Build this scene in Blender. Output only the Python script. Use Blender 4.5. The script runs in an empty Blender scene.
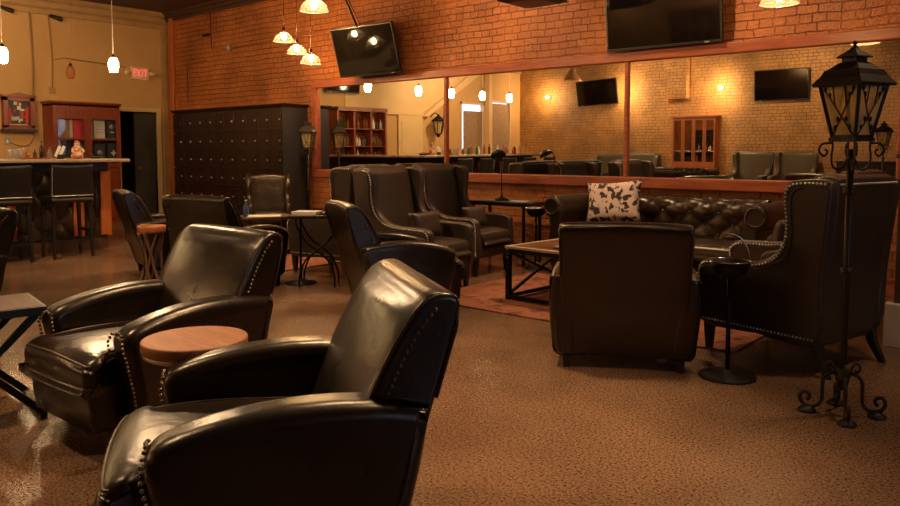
import bpy, bmesh, math, random
from mathutils import Vector, Matrix
random.seed(7)
S = bpy.context.scene
COL = S.collection
R = math.radians
PI = math.pi

# ------------------------------------------------------------------ materials
def new_mat(name):
    m = bpy.data.materials.new(name); m.use_nodes = True
    nt = m.node_tree; nt.nodes.clear()
    out = nt.nodes.new('ShaderNodeOutputMaterial')
    b = nt.nodes.new('ShaderNodeBsdfPrincipled')
    nt.links.new(b.outputs[0], out.inputs[0])
    return m, nt, b

def N(nt, t, **kw):
    n = nt.nodes.new(t)
    for k, v in kw.items(): setattr(n, k, v)
    return n

def ramp(nt, stops):
    r = N(nt, 'ShaderNodeValToRGB')
    el = r.color_ramp.elements
    while len(el) < len(stops): el.new(0.5)
    for e, (p, c) in zip(el, stops):
        e.position = p; e.color = (*c, 1)
    return r

def simple(name, col, rough=0.5, metal=0.0, noise=0.15, scale=8.0, bump=0.0, bscale=60.0, coat=0.0, spec=0.5):
    m, nt, b = new_mat(name)
    tc = N(nt, 'ShaderNodeTexCoord')
    n = N(nt, 'ShaderNodeTexNoise'); n.inputs['Scale'].default_value = scale; n.inputs['Detail'].default_value = 5
    nt.links.new(tc.outputs['Object'], n.inputs['Vector'])
    lo = tuple(max(0, c*(1-noise)) for c in col); hi = tuple(min(1, c*(1+noise)) for c in col)
    r = ramp(nt, [(0.3, lo), (0.7, hi)])
    nt.links.new(n.outputs['Fac'], r.inputs[0]); nt.links.new(r.outputs[0], b.inputs['Base Color'])
    b.inputs['Roughness'].default_value = rough; b.inputs['Metallic'].default_value = metal
    b.inputs['Coat Weight'].default_value = coat; b.inputs['Specular IOR Level'].default_value = spec
    if bump:
        n2 = N(nt, 'ShaderNodeTexNoise'); n2.inputs['Scale'].default_value = bscale; n2.inputs['Detail'].default_value = 6
        nt.links.new(tc.outputs['Object'], n2.inputs['Vector'])
        bp = N(nt, 'ShaderNodeBump'); bp.inputs['Strength'].default_value = bump; bp.inputs['Distance'].default_value = 0.01
        nt.links.new(n2.outputs['Fac'], bp.inputs['Height']); nt.links.new(bp.outputs[0], b.inputs['Normal'])
    return m

def leather(name, col, rough=0.36, wear=(0.10, 0.055, 0.03), wearamt=0.35):
    m, nt, b = new_mat(name)
    tc = N(nt, 'ShaderNodeTexCoord')
    n = N(nt, 'ShaderNodeTexNoise'); n.inputs['Scale'].default_value = 3.2; n.inputs['Detail'].default_value = 7
    nt.links.new(tc.outputs['Object'], n.inputs['Vector'])
    mid = tuple(c*(1-wearamt)+w*wearamt for c, w in zip(col, wear))
    r = ramp(nt, [(0.35, col), (0.75, mid)])
    nt.links.new(n.outputs['Fac'], r.inputs[0]); nt.links.new(r.outputs[0], b.inputs['Base Color'])
    rr = N(nt, 'ShaderNodeMapRange'); rr.inputs[3].default_value = rough-0.06; rr.inputs[4].default_value = rough+0.12
    nt.links.new(n.outputs['Fac'], rr.inputs[0]); nt.links.new(rr.outputs[0], b.inputs['Roughness'])
    v = N(nt, 'ShaderNodeTexVoronoi'); v.inputs['Scale'].default_value = 190
    nt.links.new(tc.outputs['Object'], v.inputs['Vector'])
    w = N(nt, 'ShaderNodeTexNoise'); w.inputs['Scale'].default_value = 7; w.inputs['Detail'].default_value = 2
    w.inputs['Distortion'].default_value = 0.6
    nt.links.new(tc.outputs['Object'], w.inputs['Vector'])
    b1 = N(nt, 'ShaderNodeBump'); b1.inputs['Strength'].default_value = 0.12; b1.inputs['Distance'].default_value = 0.002
    b2 = N(nt, 'ShaderNodeBump'); b2.inputs['Strength'].default_value = 0.22; b2.inputs['Distance'].default_value = 0.02
    nt.links.new(v.outputs['Distance'], b1.inputs['Height']); nt.links.new(w.outputs['Fac'], b2.inputs['Height'])
    nt.links.new(b2.outputs[0], b1.inputs['Normal']); nt.links.new(b1.outputs[0], b.inputs['Normal'])
    b.inputs['Specular IOR Level'].default_value = 0.6; b.inputs['Specular Tint'].default_value = (1.0, 0.88, 0.76, 1)
    return m

def brick(name, c1, c2, mortar, bw=0.205, rh=0.088, strength=1.0):
    """painted rough brick, laid in world metres on a wall that runs along x"""
    m, nt, b = new_mat(name)
    L = nt.links.new
    g = N(nt, 'ShaderNodeNewGeometry'); sp = N(nt, 'ShaderNodeSeparateXYZ'); cb = N(nt, 'ShaderNodeCombineXYZ')
    L(g.outputs['Position'], sp.inputs[0]); L(sp.outputs['X'], cb.inputs['X']); L(sp.outputs['Z'], cb.inputs['Y'])
    vec = cb.outputs[0]
    for scl, amp in ((2.5, 0.05), (16.0, 0.020)):
        wob = N(nt, 'ShaderNodeTexNoise'); wob.inputs['Scale'].default_value = scl; wob.inputs['Detail'].default_value = 3
        L(cb.outputs[0], wob.inputs['Vector'])
        sc = N(nt, 'ShaderNodeVectorMath', operation='SCALE'); sc.inputs['Scale'].default_value = amp
        L(wob.outputs['Color'], sc.inputs[0])
        ad = N(nt, 'ShaderNodeVectorMath', operation='ADD'); L(vec, ad.inputs[0]); L(sc.outputs[0], ad.inputs[1]); vec = ad.outputs[0]
    br = N(nt, 'ShaderNodeTexBrick', squash=0.62, squash_frequency=3, offset_frequency=2)
    br.inputs['Scale'].default_value = 1.0; br.inputs['Mortar Size'].default_value = 0.0065; br.inputs['Mortar Smooth'].default_value = 0.5
    br.inputs['Brick Width'].default_value = bw; br.inputs['Row Height'].default_value = rh
    br.inputs['Color1'].default_value = (*c1, 1); br.inputs['Color2'].default_value = (*c2, 1); br.inputs['Mortar'].default_value = (*mortar, 1)
    L(vec, br.inputs['Vector'])
    paint = N(nt, 'ShaderNodeMix', data_type='RGBA')          # paint fills the joints in places
    pn0 = N(nt, 'ShaderNodeTexNoise'); pn0.inputs['Scale'].default_value = 3.0; pn0.inputs['Detail'].default_value = 5; L(g.outputs['Position'], pn0.inputs['Vector'])
    m0 = N(nt, 'ShaderNodeMapRange'); m0.inputs[1].default_value = 0.42; m0.inputs[2].default_value = 0.62; m0.inputs[3].default_value = 0.0; m0.inputs[4].default_value = 0.75
    L(pn0.outputs['Fac'], m0.inputs[0]); L(m0.outputs[0], paint.inputs[0]); L(br.outputs['Color'], paint.inputs[6]); paint.inputs[7].default_value = (*[(p+q)/2 for p, q in zip(c1, c2)], 1)
    pn = N(nt, 'ShaderNodeTexNoise'); pn.inputs['Scale'].default_value = 1.1; pn.inputs['Detail'].default_value = 9; pn.inputs['Roughness'].default_value = 0.65
    L(g.outputs['Position'], pn.inputs['Vector'])
    mr = N(nt, 'ShaderNodeMapRange'); mr.inputs[1].default_value = 0.3; mr.inputs[2].default_value = 0.7; mr.inputs[3].default_value = 0.6; mr.inputs[4].default_value = 1.35
    L(pn.outputs['Fac'], mr.inputs[0])
    mx = N(nt, 'ShaderNodeVectorMath', operation='SCALE'); L(paint.outputs[2], mx.inputs[0]); L(mr.outputs[0], mx.inputs['Scale'])
    L(mx.outputs[0], b.inputs['Base Color'])
    b.inputs['Roughness'].default_value = 0.48
    fn = N(nt, 'ShaderNodeTexNoise'); fn.inputs['Scale'].default_value = 34; fn.inputs['Detail'].default_value = 7; L(g.outputs['Position'], fn.inputs['Vector'])
    inv = N(nt, 'ShaderNodeMath', operation='SUBTRACT'); inv.inputs[0].default_value = 1.0; L(br.outputs['Fac'], inv.inputs[1])
    ms = N(nt, 'ShaderNodeMath', operation='MULTIPLY_ADD'); ms.inputs[1].default_value = 0.9
    L(fn.outputs['Fac'], ms.inputs[0]); L(inv.outputs[0], ms.inputs[2])
    bp = N(nt, 'ShaderNodeBump'); bp.inputs['Strength'].default_value = strength; bp.inputs['Distance'].default_value = 0.022
    L(ms.outputs[0], bp.inputs['Height']); L(bp.outputs[0], b.inputs['Normal'])
    return m

def wood(name, c1, c2, rough=0.4, scale=3.0, axis=0, stretch=9.0):
    m, nt, b = new_mat(name)
    tc = N(nt, 'ShaderNodeTexCoord'); mp = N(nt, 'ShaderNodeMapping')
    s = [stretch]*3; s[axis] = 1.0
    mp.inputs['Scale'].default_value = s
    nt.links.new(tc.outputs['Object'], mp.inputs[0])
    n = N(nt, 'ShaderNodeTexNoise'); n.inputs['Scale'].default_value = scale; n.inputs['Detail'].default_value = 8; n.inputs['Distortion'].default_value = 1.2
    nt.links.new(mp.outputs[0], n.inputs['Vector'])
    r = ramp(nt, [(0.3, c1), (0.7, c2)])
    nt.links.new(n.outputs['Fac'], r.inputs[0]); nt.links.new(r.outputs[0], b.inputs['Base Color'])
    b.inputs['Roughness'].default_value = rough
    bp = N(nt, 'ShaderNodeBump'); bp.inputs['Strength'].default_value = 0.25; bp.inputs['Distance'].default_value = 0.004
    nt.links.new(n.outputs['Fac'], bp.inputs['Height']); nt.links.new(bp.outputs[0], b.inputs['Normal'])
    return m

def emit(name, col, strength):
    m, nt, b = new_mat(name)
    b.inputs['Base Color'].default_value = (*col, 1)
    b.inputs['Emission Color'].default_value = (*col, 1); b.inputs['Emission Strength'].default_value = strength
    return m

def glass(name, col=(1, 1, 1), rough=0.02, mixt=0.75, body=0.06):
    """thin clear or tinted glass: mostly see-through, a sharp reflection, a breath of body colour"""
    m = bpy.data.materials.new(name); m.use_nodes = True
    nt = m.node_tree; nt.nodes.clear()
    out = N(nt, 'ShaderNodeOutputMaterial'); mix = N(nt, 'ShaderNodeMixShader'); mix2 = N(nt, 'ShaderNodeMixShader')
    t = N(nt, 'ShaderNodeBsdfTransparent'); t.inputs[0].default_value = (*col, 1)
    g = N(nt, 'ShaderNodeBsdfGlossy'); g.inputs['Roughness'].default_value = rough; g.inputs[0].default_value = (0.9, 0.9, 0.9, 1)
    d = N(nt, 'ShaderNodeBsdfDiffuse'); d.inputs[0].default_value = (*[c*0.7 for c in col], 1)
    lw_ = N(nt, 'ShaderNodeLayerWeight'); lw_.inputs[0].default_value = 0.25
    ml = N(nt, 'ShaderNodeMath', operation='MULTIPLY_ADD'); ml.inputs[1].default_value = (1-mixt)*1.2; ml.inputs[2].default_value = 0.03
    nt.links.new(lw_.outputs['Facing'], ml.inputs[0]); nt.links.new(ml.outputs[0], mix.inputs[0])
    nt.links.new(t.outputs[0], mix.inputs[1]); nt.links.new(g.outputs[0], mix.inputs[2])
    mix2.inputs[0].default_value = body
    nt.links.new(mix.outputs[0], mix2.inputs[1]); nt.links.new(d.outputs[0], mix2.inputs[2]); nt.links.new(mix2.outputs[0], out.inputs[0])
    return m

M = {}
M['leather'] = leather('dark espresso leather', (0.007, 0.0038, 0.0024), 0.27, (0.05, 0.022, 0.009), 0.25)
M['wing'] = leather('brown wing chair leather', (0.034, 0.021, 0.015), 0.38, (0.08, 0.048, 0.03), 0.35)
M['chest'] = leather('tufted brown leather', (0.019, 0.011, 0.007), 0.28, (0.07, 0.04, 0.02), 0.3)
M['tan'] = leather('olive brown settee leather', (0.085, 0.07, 0.045), 0.4, (0.16, 0.12, 0.08), 0.3)
M['blackleather'] = leather('black stool leather', (0.008, 0.007, 0.007), 0.4, (0.03, 0.025, 0.02), 0.2)
M['nail'] = simple('antique nailhead brass', (0.20, 0.15, 0.10), 0.3, 1.0)
M['nailsilver'] = simple('pewter nailheads', (0.75, 0.70, 0.62), 0.28, 1.0)
M['piping'] = leather('leather piping', (0.03, 0.018, 0.011), 0.33)
M['foot'] = wood('black stained feet', (0.008, 0.005, 0.004), (0.02, 0.012, 0.008), 0.4, axis=2)
M['iron'] = simple('wrought iron', (0.012, 0.010, 0.009), 0.5, 0.6, 0.3, 20, 0.4, 90)
M['irondark'] = simple('dark bronze lantern metal', (0.035, 0.022, 0.017), 0.5, 0.5, 0.3, 12, 0.3, 60)
M['chrome'] = simple('chrome', (0.7, 0.7, 0.7), 0.15, 1.0, 0.02)
M['redwood'] = wood('red stained mirror frame wood', (0.23, 0.045, 0.017), (0.42, 0.098, 0.032), 0.4, 2.5, 0, 10)
M['cabred'] = wood('cherry cabinet wood', (0.15, 0.024, 0.010), (0.28, 0.055, 0.018), 0.3, 3, 2, 8)
M['orangewood'] = wood('orange stained pilaster', (0.36, 0.09, 0.02), (0.5, 0.14, 0.035), 0.4, 3, 2, 8)
M['locker'] = wood('dark locker wood', (0.014, 0.007, 0.005), (0.036, 0.018, 0.012), 0.27, 4, 2, 6)
M['lockerside'] = simple('dark locker end panel', (0.030, 0.027, 0.030), 0.4, 0, 0.1)
M['tabletop'] = wood('honey oak round top', (0.17, 0.055, 0.016), (0.34, 0.125, 0.038), 0.55, 7, 0, 9)
M['stump'] = wood('orange live edge slab', (0.40, 0.11, 0.03), (0.6, 0.2, 0.06), 0.4, 5, 0, 4)
M['twig'] = wood('peeled branch wood', (0.14, 0.06, 0.03), (0.27, 0.13, 0.06), 0.6, 6, 2, 6)
M['walnut'] = wood('walnut boards', (0.06, 0.026, 0.014), (0.11, 0.05, 0.025), 0.6, 4, 1, 8)
M['paleedge'] = simple('pale brass table edge', (0.60, 0.45, 0.26), 0.35, 0.3)
M['plaster'] = simple('ochre plaster', (0.56, 0.33, 0.125), 0.7, 0, 0.07, 1.5, 0.15, 30)
M['plasterlight'] = simple('pale ochre paint', (0.68, 0.47, 0.22), 0.6, 0, 0.05, 2)
M['cornice'] = simple('ochre cornice paint', (0.40, 0.24, 0.10), 0.6, 0, 0.12, 4)
M['ceiling'] = wood('dark stained ceiling boards', (0.035, 0.014, 0.009), (0.07, 0.028, 0.015), 0.6, 2, 0, 12)
M['brick'] = brick('orange red painted brick', (0.47, 0.148, 0.036), (0.37, 0.108, 0.025), (0.13, 0.033, 0.009))
M['bricktan'] = brick('tan painted brick', (0.58, 0.30, 0.095), (0.48, 0.235, 0.07), (0.20, 0.085, 0.026))
M['black'] = simple('black plastic', (0.006, 0.006, 0.006), 0.35, 0, 0.1)
M['screen'] = simple('glossy tv screen', (0.004, 0.0035, 0.003), 0.06, 0, 0.05)
M['white'] = simple('white paper', (0.75, 0.70, 0.62), 0.7, 0, 0.05)
M['cream'] = simple('cream painted plinth', (0.55, 0.42, 0.26), 0.6, 0, 0.1)
M['postbrown'] = simple('dark brown post paint', (0.075, 0.032, 0.014), 0.5, 0, 0.15)
M['granite'] = simple('speckled tan granite', (0.38, 0.28, 0.19), 0.25, 0, 0.5, 60)
M['conduit'] = simple('painted conduit', (0.36, 0.11, 0.04), 0.5, 0.2)
M['conduittan'] = simple('tan painted pipe', (0.30, 0.17, 0.07), 0.5, 0)
M['bulb'] = emit('warm bulb', (1.0, 0.62, 0.28), 650)
M['barbulb'] = emit('frosted lit bar shade', (1.0, 0.70, 0.34), 105)
M['star'] = emit('sconce bulb', (1.0, 0.68, 0.34), 1500)
M['amber'] = glass('amber unlit glass', (0.75, 0.35, 0.12), 0.1, 0.35, 0.35)
M['clear'] = glass('clear ribbed glass', (1.0, 0.95, 0.85), 0.12, 0.6, 0.05)
M['clearbar'] = glass('clear bar glass', (0.9, 0.9, 0.9), 0.03, 0.6, 0.12)
M['lampglass'] = glass('yellowed lantern glass', (1.0, 0.90, 0.50), 0.15, 0.7, 0.36)
M['cabglass'] = glass('cabinet door glass', (0.95, 0.95, 0.95), 0.02, 0.85, 0.0)
M['exitred'] = emit('exit letters red', (1.0, 0.12, 0.10), 1.0)
M['exitbox'] = simple('exit sign housing', (0.75, 0.52, 0.36), 0.5)
M['red'] = simple('red packaging', (0.62, 0.03, 0.015), 0.5)
M['kraft'] = simple('kraft brown box', (0.36, 0.2, 0.10), 0.6)
M['charcoal'] = simple('charcoal box', (0.03, 0.032, 0.035), 0.5)
M['grey'] = simple('grey metal', (0.3, 0.28, 0.26), 0.4, 0.5)
M['copper'] = simple('copper tan lamp shade', (0.62, 0.34, 0.16), 0.35, 0.4)
M['blind'] = simple('brown roller blind', (0.33, 0.20, 0.11), 0.7)
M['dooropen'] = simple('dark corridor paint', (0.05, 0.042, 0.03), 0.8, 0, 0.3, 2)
M['bluebottle'] = glass('blue bottle', (0.25, 0.4, 0.75), 0.05, 0.4, 0.35)

def mirror_mat():
    m, nt, b = new_mat('mirror silver')
    b.inputs['Base Color'].default_value = (0.90, 0.88, 0.84, 1); b.inputs['Metallic'].default_value = 1.0; b.inputs['Roughness'].default_value = 0.0
    return m
M['mirror'] = mirror_mat()

def floor_mat():
    m, nt, b = new_mat('polished stained concrete')
    g = N(nt, 'ShaderNodeNewGeometry')
    n1 = N(nt, 'ShaderNodeTexNoise'); n1.inputs['Scale'].default_value = 0.8; n1.inputs['Detail'].default_value = 7
    n2 = N(nt, 'ShaderNodeTexNoise'); n2.inputs['Scale'].default_value = 80; n2.inputs['Detail'].default_value = 9; n2.inputs['Roughness'].default_value = 0.78
    n3 = N(nt, 'ShaderNodeTexNoise'); n3.inputs['Scale'].default_value = 260; n3.inputs['Detail'].default_value = 2
    for n in (n1, n2, n3): nt.links.new(g.outputs['Position'], n.inputs['Vector'])
    r1 = ramp(nt, [(0.3, (0.125, 0.070, 0.041)), (0.7, (0.30, 0.170, 0.10))])
    nt.links.new(n1.outputs['Fac'], r1.inputs[0])
    r2 = ramp(nt, [(0.42, (0.05, 0.04, 0.04)), (0.475, (0.85, 0.83, 0.80)), (0.60, (1.55, 1.5, 1.4))])
    nt.links.new(n2.outputs['Fac'], r2.inputs[0])
    r3 = ramp(nt, [(0.38, (0.45, 0.4, 0.36)), (0.52, (1, 1, 1))])
    nt.links.new(n3.outputs['Fac'], r3.inputs[0])
    a = N(nt, 'ShaderNodeMix', data_type='RGBA', blend_type='MULTIPLY'); a.inputs[0].default_value = 0.86
    nt.links.new(r1.outputs[0], a.inputs[6]); nt.links.new(r2.outputs[0], a.inputs[7])
    c = N(nt, 'ShaderNodeMix', data_type='RGBA', blend_type='MULTIPLY'); c.inputs[0].default_value = 0.8
    nt.links.new(a.outputs[2], c.inputs[6]); nt.links.new(r3.outputs[0], c.inputs[7])
    nt.links.new(c.outputs[2], b.inputs['Base Color'])
    mr = N(nt, 'ShaderNodeMapRange'); mr.inputs[3].default_value = 0.13; mr.inputs[4].default_value = 0.34
    nt.links.new(n1.outputs['Fac'], mr.inputs[0]); nt.links.new(mr.outputs[0], b.inputs['Roughness'])
    bp = N(nt, 'ShaderNodeBump'); bp.inputs['Strength'].default_value = 0.10; bp.inputs['Distance'].default_value = 0.003
    nt.links.new(n2.outputs['Fac'], bp.inputs['Height']); nt.links.new(bp.outputs[0], b.inputs['Normal'])
    b.inputs['Specular IOR Level'].default_value = 0.5
    return m
M['floor'] = floor_mat()

def rug_mat():
    m, nt, b = new_mat('rust red worn rug')
    g = N(nt, 'ShaderNodeNewGeometry')
    v = N(nt, 'ShaderNodeTexVoronoi'); v.inputs['Scale'].default_value = 5.5
    n = N(nt, 'ShaderNodeTexNoise'); n.inputs['Scale'].default_value = 9; n.inputs['Detail'].default_value = 8; n.inputs['Distortion'].default_value = 1.5
    nt.links.new(g.outputs['Position'], v.inputs['Vector']); nt.links.new(g.outputs['Position'], n.inputs['Vector'])
    ad = N(nt, 'ShaderNodeMath', operation='MULTIPLY_ADD'); ad.inputs[1].default_value = 0.4
    nt.links.new(v.outputs['Distance'], ad.inputs[0]); nt.links.new(n.outputs['Fac'], ad.inputs[2])
    r = ramp(nt, [(0.45, (0.025, 0.010, 0.007)), (0.58, (0.20, 0.045, 0.020)), (0.75, (0.30, 0.10, 0.045))])
    nt.links.new(ad.outputs[0], r.inputs[0]); nt.links.new(r.outputs[0], b.inputs['Base Color'])
    b.inputs['Roughness'].default_value = 0.9
    bp = N(nt, 'ShaderNodeBump'); bp.inputs['Strength'].default_value = 0.5; bp.inputs['Distance'].default_value = 0.005
    n2 = N(nt, 'ShaderNodeTexNoise'); n2.inputs['Scale'].default_value = 200
    nt.links.new(g.outputs['Position'], n2.inputs['Vector']); nt.links.new(n2.outputs['Fac'], bp.inputs['Height']); nt.links.new(bp.outputs[0], b.inputs['Normal'])
    return m
M['rug'] = rug_mat()

def spots(name, bg, fg, scale, thr, rough=0.8, det=3):
    m, nt, b = new_mat(name)
    tc = N(nt, 'ShaderNodeTexCoord')
    n = N(nt, 'ShaderNodeTexNoise'); n.inputs['Scale'].default_value = scale; n.inputs['Detail'].default_value = det; n.inputs['Distortion'].default_value = 0.4
    nt.links.new(tc.outputs['Object'], n.inputs['Vector'])
    r = ramp(nt, [(thr, bg), (thr+0.025, fg)])
    nt.links.new(n.outputs['Fac'], r.inputs[0]); nt.links.new(r.outputs[0], b.inputs['Base Color'])
    b.inputs['Roughness'].default_value = rough
    return m
M['cow'] = spots('cowhide', (0.55, 0.41, 0.36), (0.03, 0.013, 0.010), 16, 0.52)
M['poster'] = spots('red black poster print', (0.42, 0.03, 0.02), (0.02, 0.02, 0.02), 9, 0.44, 0.4, 5)
M['mosaic'] = None
def mosaic_mat():
    m, nt, b = new_mat('patchwork wood table top')
    tc = N(nt, 'ShaderNodeTexCoord')
    br = N(nt, 'ShaderNodeTexBrick'); br.inputs['Scale'].default_value = 1.0
    br.inputs['Brick Width'].default_value = 0.22; br.inputs['Row Height'].default_value = 0.09; br.inputs['Mortar Size'].default_value = 0.004
    br.inputs['Color1'].default_value = (0.22, 0.07, 0.03, 1); br.inputs['Color2'].default_value = (0.11, 0.04, 0.018, 1); br.inputs['Mortar'].default_value = (0.03, 0.015, 0.01, 1)
    nt.links.new(tc.outputs['Object'], br.inputs['Vector']); nt.links.new(br.outputs['Color'], b.inputs['Base Color'])
    b.inputs['Roughness'].default_value = 0.3
    return m
M['mosaic'] = mosaic_mat()

# ------------------------------------------------------------------ mesh builder
def catmull(pts, closed=True, k=4):
    n = len(pts); out = []
    rng = range(n if closed else n-1)
    for i in rng:
        if closed: p0, p1, p2, p3 = pts[i-1], pts[i], pts[(i+1) % n], pts[(i+2) % n]
        else: p0, p1, p2, p3 = pts[max(i-1, 0)], pts[i], pts[i+1], pts[min(i+2, n-1)]
        for j in range(k):
            t = j/k
            out.append(tuple(0.5*((2*b)+(-a+c)*t+(2*a-5*b+4*c-d)*t*t+(-a+3*b-3*c+d)*t**3) for a, b, c, d in zip(p0, p1, p2, p3)))
    if not closed: out.append(tuple(pts[-1]))
    return out

class MB:
    def __init__(s): s.bm = bmesh.new()
    def box(s, c, d, bev=0.0, rot=None, seg=2):
        r = bmesh.ops.create_cube(s.bm, size=1.0)
        vs = r['verts']
        for v in vs:
            v.co = Vector((v.co.x*d[0], v.co.y*d[1], v.co.z*d[2]))
        if bev:
            es = {e for v in vs for e in v.link_edges}
            rr = bmesh.ops.bevel(s.bm, geom=list(es), offset=bev, segments=seg, profile=0.5, affect='EDGES')
            vs = list({v for f in rr['faces'] for v in f.verts} | {v for v in vs if v.is_valid})
        mt = Matrix.Translation(Vector(c)) @ (rot.to_4x4() if rot else Matrix.Identity(4))
        for v in vs: v.co = mt @ v.co
        return s
    def box2(s, a, b, bev=0.0):
        return s.box([(p+q)/2 for p, q in zip(a, b)], [abs(p-q) for p, q in zip(a, b)], bev)
    def bar(s, p0, p1, w, h=None, bev=0.0):
        h = h or w; p0 = Vector(p0); p1 = Vector(p1); d = p1-p0
        q = d.to_track_quat('Z', 'Y').to_matrix()
        return s.box((p0+p1)/2, (w, h, d.length), bev, q)
    def rings(s, rs, cap=True, smooth=True, closed=True):
        vr = [[s.bm.verts.new(p) for p in r] for r in rs]
        n = len(vr[0])
        for a, b in zip(vr, vr[1:]):
            for i in range(n if closed else n-1):
                j = (i+1) % n
                try:
                    f = s.bm.faces.new((a[i], a[j], b[j], b[i])); f.smooth = smooth
                except ValueError: pass
        if cap:
            for r in (vr[0], vr[-1]):
                try:
                    f = s.bm.faces.new(r); f.smooth = False
                except ValueError: pass
        return s
    def tube(s, pts, r, seg=8, cap=True):
        pts = [Vector(p) for p in pts]; n = len(pts)
        rad = r if isinstance(r, (list, tuple)) else [r]*n
        t0 = (pts[1]-pts[0]).normalized()
        u = t0.orthogonal().normalized(); rs = []
        for i, p in enumerate(pts):
            t = (pts[min(i+1, n-1)]-pts[max(i-1, 0)])
            t = t.normalized() if t.length > 1e-9 else t0
            u = (u - t*u.dot(t)); u = u.normalized() if u.length > 1e-6 else t.orthogonal().normalized()
            w = t.cross(u)
            rs.append([p+(u*math.cos(a)+w*math.sin(a))*rad[i] for a in [2*PI*k/seg for k in range(seg)]])
        return s.rings(rs, cap)
    def cyl(s, p0, p1, r0, r1=None, seg=16): return s.tube([p0, p1], [r0, r0 if r1 is None else r1], seg)
    def lathe(s, prof, c=(0, 0, 0), seg=24, cap=True):
        return s.rings([[(c[0]+r*math.cos(2*PI*k/seg), c[1]+r*math.sin(2*PI*k/seg), c[2]+z) for k in range(seg)] for r, z in prof], cap)
    def ball(s, c, r, seg=10, sc=(1, 1, 1)):
        ret = bmesh.ops.create_uvsphere(s.bm, u_segments=seg, v_segments=max(4, seg//2+1), radius=r)
        for v in ret['verts']:
            v.co = Vector((v.co.x*sc[0]+c[0], v.co.y*sc[1]+c[1], v.co.z*sc[2]+c[2]))
            for f in v.link_faces: f.smooth = True
        return s
    def slab(s, prof, x0, x1, r=0.03, n=4, k=3, warp=None, mid=6, ax='x'):
        """closed (y,z) outline carried from x0 to x1 with rounded rims"""
        P = catmull(prof, True, k) if k > 1 else list(prof)
        m = len(P)
        area = sum(P[i][0]*P[(i+1) % m][1]-P[(i+1) % m][0]*P[i][1] for i in range(m))
        sg = 1 if area > 0 else -1
        nr = []
        for i in range(m):
            dx = P[(i+1) % m][0]-P[i-1][0]; dz = P[(i+1) % m][1]-P[i-1][1]; L = math.hypot(dx, dz) or 1
            nr.append((dz/L*sg, -dx/L*sg))
        st = []
        for i in range(n+1):
            a = PI/2*i/n; st.append((x0+r*(1-math.cos(a+0) if False else 1-math.sin(a)), r*(1-math.sin(a)) if False else r*(1-math.sin(a))))
        pos = []
        for i in range(n+1):
            a = PI/2*i/n
            pos.append((x0+r*(1-math.cos(a)), r*(1-math.sin(a))))
        for i in range(1, mid): pos.append((x0+r+(x1-x0-2*r)*i/mid, 0))
        for i in range(n, -1, -1):
            a = PI/2*i/n
            pos.append((x1-r*(1-math.cos(a)), r*(1-math.sin(a))))
        rs = []
        for x, ins in pos:
            ring = []
            for (y, z), (ny, nz) in zip(P, nr):
                p = (x, y-ny*ins, z-nz*ins)
                if ax == 'y': p = (p[1], p[0], p[2])
                ring.append(warp(*p) if warp else p)
            rs.append(ring)
        return s.rings(rs)
    def pillow(s, w, h, t, n=12, mat=None, e=4):
        mt = mat or Matrix.Identity(4)
        for sg in (1, -1):
            g = []
            for i in range(n+1):
                row = []
                for j in range(n+1):
                    u = -1+2*i/n; v = -1+2*j/n
                    th = sg*t/2*((1-abs(u)**e)*(1-abs(v)**e))**0.5
                    cx = 1-0.10*(1-abs(v)**2)*abs(u)**4; cy = 1-0.10*(1-abs(u)**2)*abs(v)**4
                    row.append(s.bm.verts.new(mt @ Vector((u*w/2*cx, th, v*h/2*cy))))
                g.append(row)
            for i in range(n):
                for j in range(n):
                    f = s.bm.faces.new((g[i][j], g[i+1][j], g[i+1][j+1], g[i][j+1])); f.smooth = True
        return s
    def studs(s, pts, r=0.007, nrm=(1, 0, 0)):
        for p in pts: s.ball(p, r, 6)
        return s
    def build(s, name, mat, parent=None, loc=None):
        bmesh.ops.remove_doubles(s.bm, verts=s.bm.verts, dist=1e-5)
        bmesh.ops.recalc_face_normals(s.bm, faces=s.bm.faces)
        me = bpy.data.meshes.new(name); s.bm.to_mesh(me); s.bm.free()
        me.materials.append(mat if not isinstance(mat, str) else M[mat])
        o = bpy.data.objects.new(name, me); COL.objects.link(o)
        if parent: o.parent = parent
        if loc: o.location = loc
        return o

def tag(o, label=None, cat=None, group=None, kind=None):
    if label: o['label'] = label
    if cat: o['category'] = cat
    if group: o['group'] = group
    if kind: o['kind'] = kind
    return o
def thing(name, label, cat, loc=(0, 0, 0), rz=0.0, group=None):
    o = bpy.data.objects.new(name, None); o.empty_display_size = 0.2; COL.objects.link(o)
    o.location = loc; o.rotation_euler = (0, 0, rz)
    return tag(o, label, cat, group)
def struct(o): o['kind'] = 'structure'; return o
def dup(root, loc, rz, label, group=None, scale=None):
    r = root.copy(); COL.objects.link(r); r.location = loc; r.rotation_euler = (0, 0, rz); r['label'] = label
    if group: r['group'] = group
    if scale: r.scale = (scale,)*3
    for ch in list(root.children):
        c = ch.copy(); COL.objects.link(c); c.parent = r
        for g in list(ch.children):
            d = g.copy(); COL.objects.link(d); d.parent = c
    return r
def along(pts, step):
    out = []; acc = 0.0
    for a, b in zip(pts, pts[1:]):
        a = Vector(a); b = Vector(b); L = (b-a).length
        t = acc
        while t < L:
            out.append(a.lerp(b, t/L)); t += step
        acc = t-L
    return out
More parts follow.
